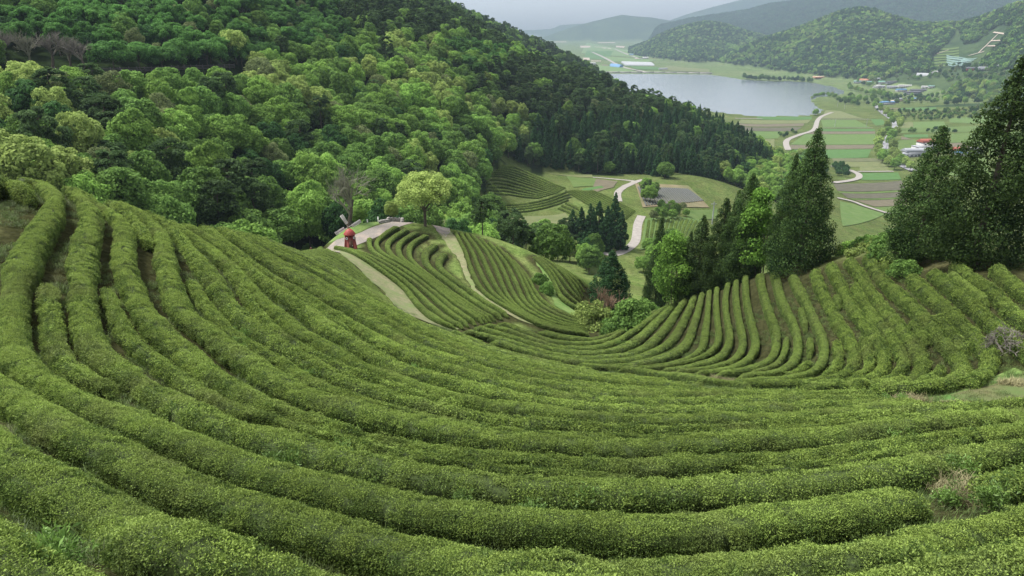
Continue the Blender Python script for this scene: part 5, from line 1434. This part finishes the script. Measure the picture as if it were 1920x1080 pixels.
# low stone wall, posts
M['stone'] = plain_mat('stone', (.20, .19, .175), (.36, .345, .32), 7.0, .9, .4)
L_ = spline([(712,419),(728,416),(742,411),(750,406),(754,402)], 40)
Pw = smooth_line(hit(L_[:, 0], L_[:, 1], 0, 70, 130)[:, :2], 3); Pw, ln_ = resample(Pw, .32)
rs = np.random.default_rng(9)
sw = put('stone_wall', None, loc=(*Pw[len(Pw) // 2], float(ground(*Pw[len(Pw) // 2]))))
thing(sw, 'low dry stone wall beside the gravel path behind the windmill', 'wall')
o_ = np.array(sw.location)
for k, q in enumerate(Pw):
    for lv in range(2 if k < len(Pw) * .45 else 3):
        b = MB().lathe([(0, -.13), (.17, -.10), (.21, 0), (.16, .10), (0, .13)], 6)
        V = b.V[0] * rs.uniform(.8, 1.3, 3); V = V + rs.normal(0, .015, V.shape); b.V = [V]
        put('stone', b.mesh('stone', M['stone']), sw, (q[0] - o_[0] + rs.normal(0, .05), q[1] - o_[1] + rs.normal(0, .05), float(ground(q[0], q[1])) - o_[2] + .1 + lv * .24), rs.uniform(0, 6))
def post(u, v, vt, mat, lab, name, w_=.16):
    p_ = stand(u, v, 60, 108); h = (v - vt) * px_m(p_) * 1.05
    b = MB().box((0, 0, h / 2), (w_, w_, h)); ob = put(name, None, loc=p_); thing(ob, lab, 'post', 'small posts on the terrace')
    put('shaft', b.mesh('shaft', mat), ob); put('top', MB().lathe([(0, h), (w_ * .72, h), (w_ * .55, h + .10), (0, h + .14)], 4, (0,0,0), math.pi / 4).mesh('top', mat), ob)
post(708, 398, 390, M['white'], 'white marker post at the back edge of the windmill terrace, taller one', 'marker_post')
post(748, 398, 390, M['white'], 'white marker post by the upper end of the stone wall', 'marker_post')
post(688, 405, 400, M['white'], 'short white marker post right of the leafless tree', 'marker_post')
post(582, 456, 447, M['door'], 'dark wooden bollard where the left tea ridge meets the lawn', 'bollard', .2)

# fence along the hillside road
L_ = spline([(60,139),(118,138),(180,139),(260,137),(340,133),(400,131),(440,129)], 80)
Pf = hit(L_[:, 0], L_[:, 1], 0, 120, 320)[:, :2]; Pf = smooth_line(Pf, 20); Pf, lf = resample(Pf, 2.4)
fr = put('road_fence', None, loc=(*Pf[len(Pf) // 2], float(ground(*Pf[len(Pf) // 2])))); thing(fr, 'dark post-and-rail fence along the hillside road at the left', 'fence')
o_ = np.array(fr.location); zf = smooth_line(ground(Pf[:, 0], Pf[:, 1])[:, None], 6)[:, 0]
M['fence'] = plain_mat('fence_wood', (.055, .048, .052), (.095, .085, .09), 3.0, .8)
pm_ = MB().box((0, 0, .75), (.16, .16, 1.7)).mesh('post', M['fence'])
for k, q in enumerate(Pf): put('post', pm_, fr, (q[0] - o_[0], q[1] - o_[1], zf[k] - o_[2]))
for h_ in (.45, .85, 1.25):
    put('rail', MB().tube(np.stack([Pf[:, 0] - o_[0], Pf[:, 1] - o_[1], zf + h_ - o_[2]], 1), .085, 4).mesh('rail', M['fence']), fr)

# ------------------------------------------------------------------ houses, sheds, greenhouses
HM = {}
for nm, a_ in (('white',(.36,.355,.35)),('grey',(.22,.23,.25)),('dark',(.075,.075,.085)),('red',(.22,.065,.045)),('blue',(.09,.18,.30)),('teal',(.14,.24,.22)),('tan',(.42,.33,.25)),('orange',(.42,.20,.12)),('green',(.16,.30,.22)),('film',(.27,.28,.29))):
    HM[nm] = plain_mat('paint_' + nm, a_, tuple(min(1, c * 1.2) for c in a_), .6, .7)
HN = [0]
def house(u, v, w_, d_, h, wall, roof, label, rz=None, flat=False, dmin=300, dmax=3500, storeys=1, group='houses of the valley'):
    HN[0] += 1
    p_ = stand(u, v, dmin, dmax)
    root = put('house', None, loc=(p_[0], p_[1], p_[2] - .3), rz=rz if rz is not None else (HN[0] * 1.37) % 1.2 - .6)
    thing(root, label, 'house', group)
    put('wall', MB().box((0, 0, h / 2), (w_, d_, h)).mesh('wall', HM[wall]), root)
    if flat:
        put('roof', MB().box((0, 0, h + .25), (w_ + .5, d_ + .5, .5)).mesh('roof', HM[roof]), root)
    else:
        e = .6; rh = d_ * .28
        V = [(-w_/2-e,-d_/2-e,h),(w_/2+e,-d_/2-e,h),(w_/2+e,d_/2+e,h),(-w_/2-e,d_/2+e,h),(-w_/2-e,0,h+rh),(w_/2+e,0,h+rh)]
        b = MB(); b.add(V, [(0,1,5,4),(2,3,4,5),(0,3,2,1)]); b.add(V, [(1,2,5),(3,0,4)])
        put('roof', b.mesh('roof', HM[roof]), root)
    nw = max(2, int(w_ / 3.5))
    wmesh = MB().box((0, 0, 0), (1.5, .1, 1.3)).mesh('window', M['glass'])
    for s in range(storeys):
        for k in range(nw):
            put('window', wmesh, root, ((k + .5) / nw * w_ - w_ / 2, -d_ / 2 - .03, 1.7 + s * 3))
    return root
house(1733,286,11,9,9,'white','red','white three-storey house with small red roof beside the conifer top',.1,False,450,900,3)
house(1722,288,9,8,6,'white','grey','white two-storey house left of the three-storey house',.1,True,450,900,2)
house(1712,292,16,9,4,'grey','grey','long grey-roofed hall in front of the white houses',.05,False,450,900)
house(1700,294,14,7,3,'grey','grey','low grey shed at the left end of the farm yard',.05,True,450,900)
house(1797,288,12,8,3.5,'white','red','house with bright red roof between the two big conifers',.1,False,450,900)
house(1803,293,9,6,3,'white','blue','small house with blue roof in front of the red-roofed one',.1,False,450,900)
house(1817,291,14,9,4,'grey','dark','dark-roofed barn right of the red-roofed house',.1,False,450,900)
VIL = [(1607,156,14,9,'white','teal','white house with teal roof at the lake end of the village'),(1622,153,22,10,'tan','orange','long orange-roofed shed by the lake end of the village'),(1631,157,13,8,'white','teal','small teal-roofed house in front of the orange shed'),
 (1645,151,12,9,'white','grey','pale grey-roofed house at the back of the village'),(1654,157,18,10,'white','green','house with pale green roof in the village'),(1671,157,26,9,'grey','dark','long dark-roofed barn in the village'),
 (1645,165,15,12,'white','white','large white house in the middle of the village'),(1654,165,9,8,'white','grey','small white house right of the large white one'),(1672,166,18,9,'grey','grey','grey-roofed farmhouse below the dark barn'),
 (1696,164,24,8,'white','white','long white house at the right of the village'),(1689,172,18,9,'white','blue','village house with bright blue roof'),(1663,196,22,8,'white','blue','blue-roofed shed above the brown field'),
 (1676,193,12,8,'white','tan','tan-roofed house in the lower hamlet'),(1684,190,12,8,'tan','grey','grey-roofed house behind the tan-roofed one'),(1709,189,11,7,'white','blue','little blue-roofed shed in the lower hamlet'),
 (1733,166,10,7,'white','white','small white shed right of the long white house'),(1746,165,9,6,'white','teal','small pale teal shed beside the white one'),(1722,173,30,10,'grey','dark','low dark-roofed cattle barn'),(1710,177,30,9,'grey','dark','second low dark cattle barn, nearer the hamlet'),
 (1748,130,16,8,'white','white','white house under the tea terraces of the right hill'),(1754,139,15,12,'white','white','white domed shed below the tea terraces'),(1824,132,22,10,'red','dark','dark-roofed red house on the right hill'),
 (1848,131,24,9,'grey','grey','grey-roofed house right of the red one on the hill'),(1880,127,16,8,'grey','grey','grey house highest on the right hill'),(1538,146,30,16,'orange','tan','tan flat building on a cleared red pad by the far shore'),
 (1243,131,24,9,'white','grey','grey-roofed shed on the plain right behind the dam'),(1110,121,24,12,'white','white','white shed on the far plain at the foot of the ridge'),(1197,111,24,14,'white','tan','tan house at the foot of the small round hill'),(1185,104,20,12,'white','blue','blue-roofed house at the foot of the small round hill'),(1210,110,22,12,'white','white','white house in the hamlet under the small round hill')]
for u, v, w_, d_, wl, rf, lab in VIL:
    house(u, v, w_, d_, 3.4, wl, rf, lab, None, rf in ('tan',), 900, 4500)
def tunnel(u0, v0, u1, v1, wd, lab, mat, dmin, dmax, name='greenhouse'):
    a_, b_ = stand(u0, v0, dmin, dmax), stand(u1, v1, dmin, dmax); t = b_ - a_; ln = np.linalg.norm(t[:2]); an = math.atan2(t[1], t[0])
    root = put(name, None, loc=(a_ + b_) / 2, rz=an); thing(root, lab, 'greenhouse', 'greenhouses of the plain')
    th = np.linspace(0, math.pi, 9); V = []
    for x in (-ln / 2, ln / 2): V += [(x, wd / 2 * math.cos(q), wd * .38 * math.sin(q)) for q in th]
    put('cover', mesh_np('cover', V, np.array([(i, i + 1, i + 10, i + 9) for i in range(8)]), [mat], True), root)
    b = MB()
    for x in (-ln / 2, ln / 2): b.add([(x, wd / 2 * math.cos(q), wd * .38 * math.sin(q)) for q in th] + [(x, 0, 0)], [(i, i + 1, 9) for i in range(8)])
    put('end_wall', b.mesh('end_wall', mat), root)
tunnel(1718,145,1742,140,16,'long white greenhouse on the hillside behind the village',HM['film'],900,2600)
for k in range(5): tunnel(1166 + k * 1.5,118 + k * 1.2,1222 + k * 1.2,119.5 + k * 1.0,14,'pale greenhouse tunnel on the far plain beyond the lake, %s of five rows' % ordinal(k + 1),HM['film'],2000,5000)
for k in range(2): tunnel(1147,122.5 + k * 2.6,1165,124.5 + k * 2.4,16,'blue covered greenhouse beside the far plain road, %s of two' % ordinal(k + 1),HM['blue'],2000,5000)
# shade nets and tea terraces on the right hill
FM['net'] = plain_mat('shade_net', (.10, .165, .145), (.145, .22, .195), .2, .8)
for k in range(5): patch('shade_net', [(1774,105 + k * 4.1),(1810 - k * 1.5,111 + k * 3.0),(1810 - k * 1.5,113 + k * 3.0),(1775,108 + k * 4.1)], FM['net'], 2.5, 1100, 2600, 4)
for k in range(3): patch('shade_net', [(1806 - k * 2,119 + k * 1.8 - 8),(1832 - k * 5,110.5 + k * 3.4),(1830 - k * 5,112 + k * 3.4),(1804 - k * 2,121 + k * 1.8 - 7.6)], FM['net'], 2.5, 1100, 2600, 4)
for k in range(7): patch('field', [(1750 + k * .3,92 + k * 5.2),(1798,89 + k * 5.2),(1798,92.2 + k * 5.2),(1750 + k * .3,95.2 + k * 5.2)], FM['tea'], 1.6, 1100, 2600, 6)
for q in ([(1835,100),(1870,66)],[(1862,62),(1893,66)],[(1858,78),(1885,77)],[(1850,88),(1878,87)],[(1752,104),(1778,95)],[(1815,106),(1845,98)]): strip('hill_road', q, 3, FM['tan'], 2.0, 1100, 2800, 12)
strip('hill_road', [(1662,115),(1668,122),(1674,130)], 7, FM['tan'], 2.0, 1100, 2800, 12)
# utility poles
for k, (u, v, h) in enumerate(((1565,238,9),(1624,238,9),(1661,282,9),(1668,278,9),(1640,208,10),(1583,205,9),(1570,200,9),(1727,172,10),(1335,420,8))):
    p_ = stand(u, v, 150, 1800); ob = put('utility_pole', None, loc=p_); thing(ob, 'thin grey utility pole in the valley, %s from the left' % ordinal([3,5,6,7,8,4,2,9,1][k]), 'pole', 'utility poles')
    put('shaft', MB().tube([(0,0,-.3),(0,0,h)], (.22, .16), 6).mesh('shaft', HM['film']), ob); put('cross_arm', MB().box((0,0,h - .8), (2.0,.14,.14)).mesh('cross_arm', HM['grey']), ob)
# striped plot under black film in the valley
pl_ = [(1195,352),(1290,356),(1320,378),(1210,388)]
C4 = hit([q[0] for q in pl_], [q[1] for q in pl_], 0, 200, 340)
fmv = plain_mat('black_film', (.045, .048, .045), (.075, .08, .072), 2.0, .6)
for k in range(24):
    t = (k + .5) / 24; a_ = C4[0] * (1 - t) + C4[1] * t; b_ = C4[3] * (1 - t) + C4[2] * t
    P = a_[None] * (1 - np.linspace(0, 1, 8)[:, None]) + b_[None] * np.linspace(0, 1, 8)[:, None]; P[:, 2] = ground(P[:, 0], P[:, 1]) + .22
    ob = put('film_bed', MB().tube(P, .42, 6).mesh('film_bed', fmv)); thing(ob, 'raised bed under dark film in the striped valley plot, %s from the left' % ordinal(k + 1), 'garden bed', 'film covered beds')
# young tea plot with thin rows right of the valley road
pl_ = [(1212,415),(1318,417),(1300,450),(1206,462)]
C4 = hit([q[0] for q in pl_], [q[1] for q in pl_], 0, 150, 300)
for k in range(12):
    t = (k + .5) / 12; a_ = C4[0] * (1 - t) + C4[1] * t; b_ = C4[3] * (1 - t) + C4[2] * t
    P = a_[None, :2] * (1 - np.linspace(0, 1, 20)[:, None]) + b_[None, :2] * np.linspace(0, 1, 20)[:, None]
    build_hedge(P, np.full(20, .8), 'thin young tea hedge in the plot right of the winding road, %s from the left' % ordinal(k + 1), 'young tea rows by the road', np.full(20, .5), 210., float(np.linalg.norm(P[0] - P[-1])))

# ------------------------------------------------------------------ grass and weeds in the gaps
def grass_patch(name, size, n, length, seed, mat):
    r = np.random.default_rng(seed)
    B = np.stack([r.uniform(-.5, .5, n) * size, r.uniform(-.5, .5, n) * size, np.zeros(n)], 1)
    th = r.uniform(0, 6.28, n); ln = length * r.uniform(.4, 1.3, n); le = r.uniform(.25, 1.1, n)
    D = np.stack([np.cos(th) * np.sin(le), np.sin(th) * np.sin(le), np.cos(le)], 1); W = np.stack([-np.sin(th), np.cos(th), np.zeros(n)], 1) * (.022 * ln)[:, None]
    t1 = B + D * (ln * .6)[:, None]; t2 = B + D * ln[:, None] - np.array([0, 0, 1]) * (ln * .15)[:, None]
    V = np.stack([B - W, B + W, t1 + W * .8, t1 - W * .8, t2], 1).reshape(-1, 3); i = np.arange(n)[:, None] * 5
    return mesh_np(name, V, [i + np.array([[0, 1, 2, 3]]), i + np.array([[3, 2, 4]])], [mat], False, None, {'tint': ('FACE', 'FLOAT', np.tile(r.random(n), 2))})
GR = scatter_group(source_coll('grass_tuft', [grass_patch('grass_tuft', .5, 220, .13, 90 + k, M['grass_leaf']) for k in range(4)]))
DG = scatter_group(source_coll('dry_tuft', [grass_patch('dry_tuft', .5, 150, .26, 95 + k, M['dry_leaf']) for k in range(3)]))
r = np.random.default_rng(12)
n_ = 26000; a_ = r.uniform(-.85, .85, n_); d_ = np.sqrt(r.uniform(3.5 ** 2, 48 ** 2, n_)); x, y = d_ * np.sin(a_), d_ * np.cos(a_)
HPn = HP[np.hypot(HP[:, 0], HP[:, 1]) < 52]
keep = np.ones(n_, bool)
for k in range(0, n_, 2000):
    dd = np.hypot(x[k:k+2000, None] - HPn[None, :, 0], y[k:k+2000, None] - HPn[None, :, 1]) - HPn[None, :, 2]
    keep[k:k+2000] = dd.min(1) > .02
keep &= (fbm(x / 2.2, y / 2.2, 61, 3) > .40)
x, y = x[keep], y[keep]; m_ = len(x); rot0 = np.zeros((m_, 3)); rot0[:, 2] = r.uniform(0, 6.28, m_)
go = scatter('grass', np.stack([x, y, ground(x, y) + .0], 1), rot0, r.uniform(.5, 1.15, m_), r.integers(0, 4, m_), GR)
thing(go, 'short rough grass growing in the gaps between the tea rows', 'grass')
def clump(name, lab, cat, spots, grp, lift, nn, sc, dmin=3, dmax=90):
    P = []
    for u, v, rad in spots:
        c_ = hit(u, v, lift, dmin, dmax)[0]; rm = rad * px_m(c_) 
        for _ in range(nn):
            q = r.normal(0, .5, 2) * rm; P.append((c_[0] + q[0], c_[1] + q[1], float(ground(c_[0] + q[0], c_[1] + q[1])) + lift * r.uniform(.3, 1)))
    P = np.array(P); rot0 = np.zeros((len(P), 3)); rot0[:, :2] = r.normal(0, .25, (len(P), 2)); rot0[:, 2] = r.uniform(0, 6.28, len(P))
    thing(scatter(name, P, rot0, r.uniform(.6, 1.2, len(P)) * sc, r.integers(0, 3, len(P)), grp), lab, cat)
clump('dry_grass', 'straw coloured dry grass tufts along the banks and in the right-hand gap', 'dry grass',
      [(1160,690,14),(1180,694,16),(1265,703,22),(1290,706,20),(1320,711,22),(1345,713,18),(1370,716,14),(1700,752,14),(1715,753,14),(1780,762,16),(1815,762,14),(1790,925,30),(1815,938,18),(1900,722,14)], DG, .05, 9, .9)
clump('weeds', 'fresh green ferns and weeds sprouting among the tea rows', 'weeds',
      [(75,1012,22),(800,692,26),(775,684,18),(610,845,14),(640,835,18),(655,850,14),(440,615,20),(455,635,20),(590,690,20),(575,680,16),(480,470,10),(865,925,16),(1690,803,20),(1500,757,20),(1540,757,18),(1600,753,20),(1680,742,16),(1800,752,18),(1790,845,18),(1810,860,20),(1000,945,18),(1110,925,14),(530,855,18),(1862,915,10),(1790,900,10),(520,500,10),(930,660,10),(1165,640,10)], LP_W, .45, 7, .8)
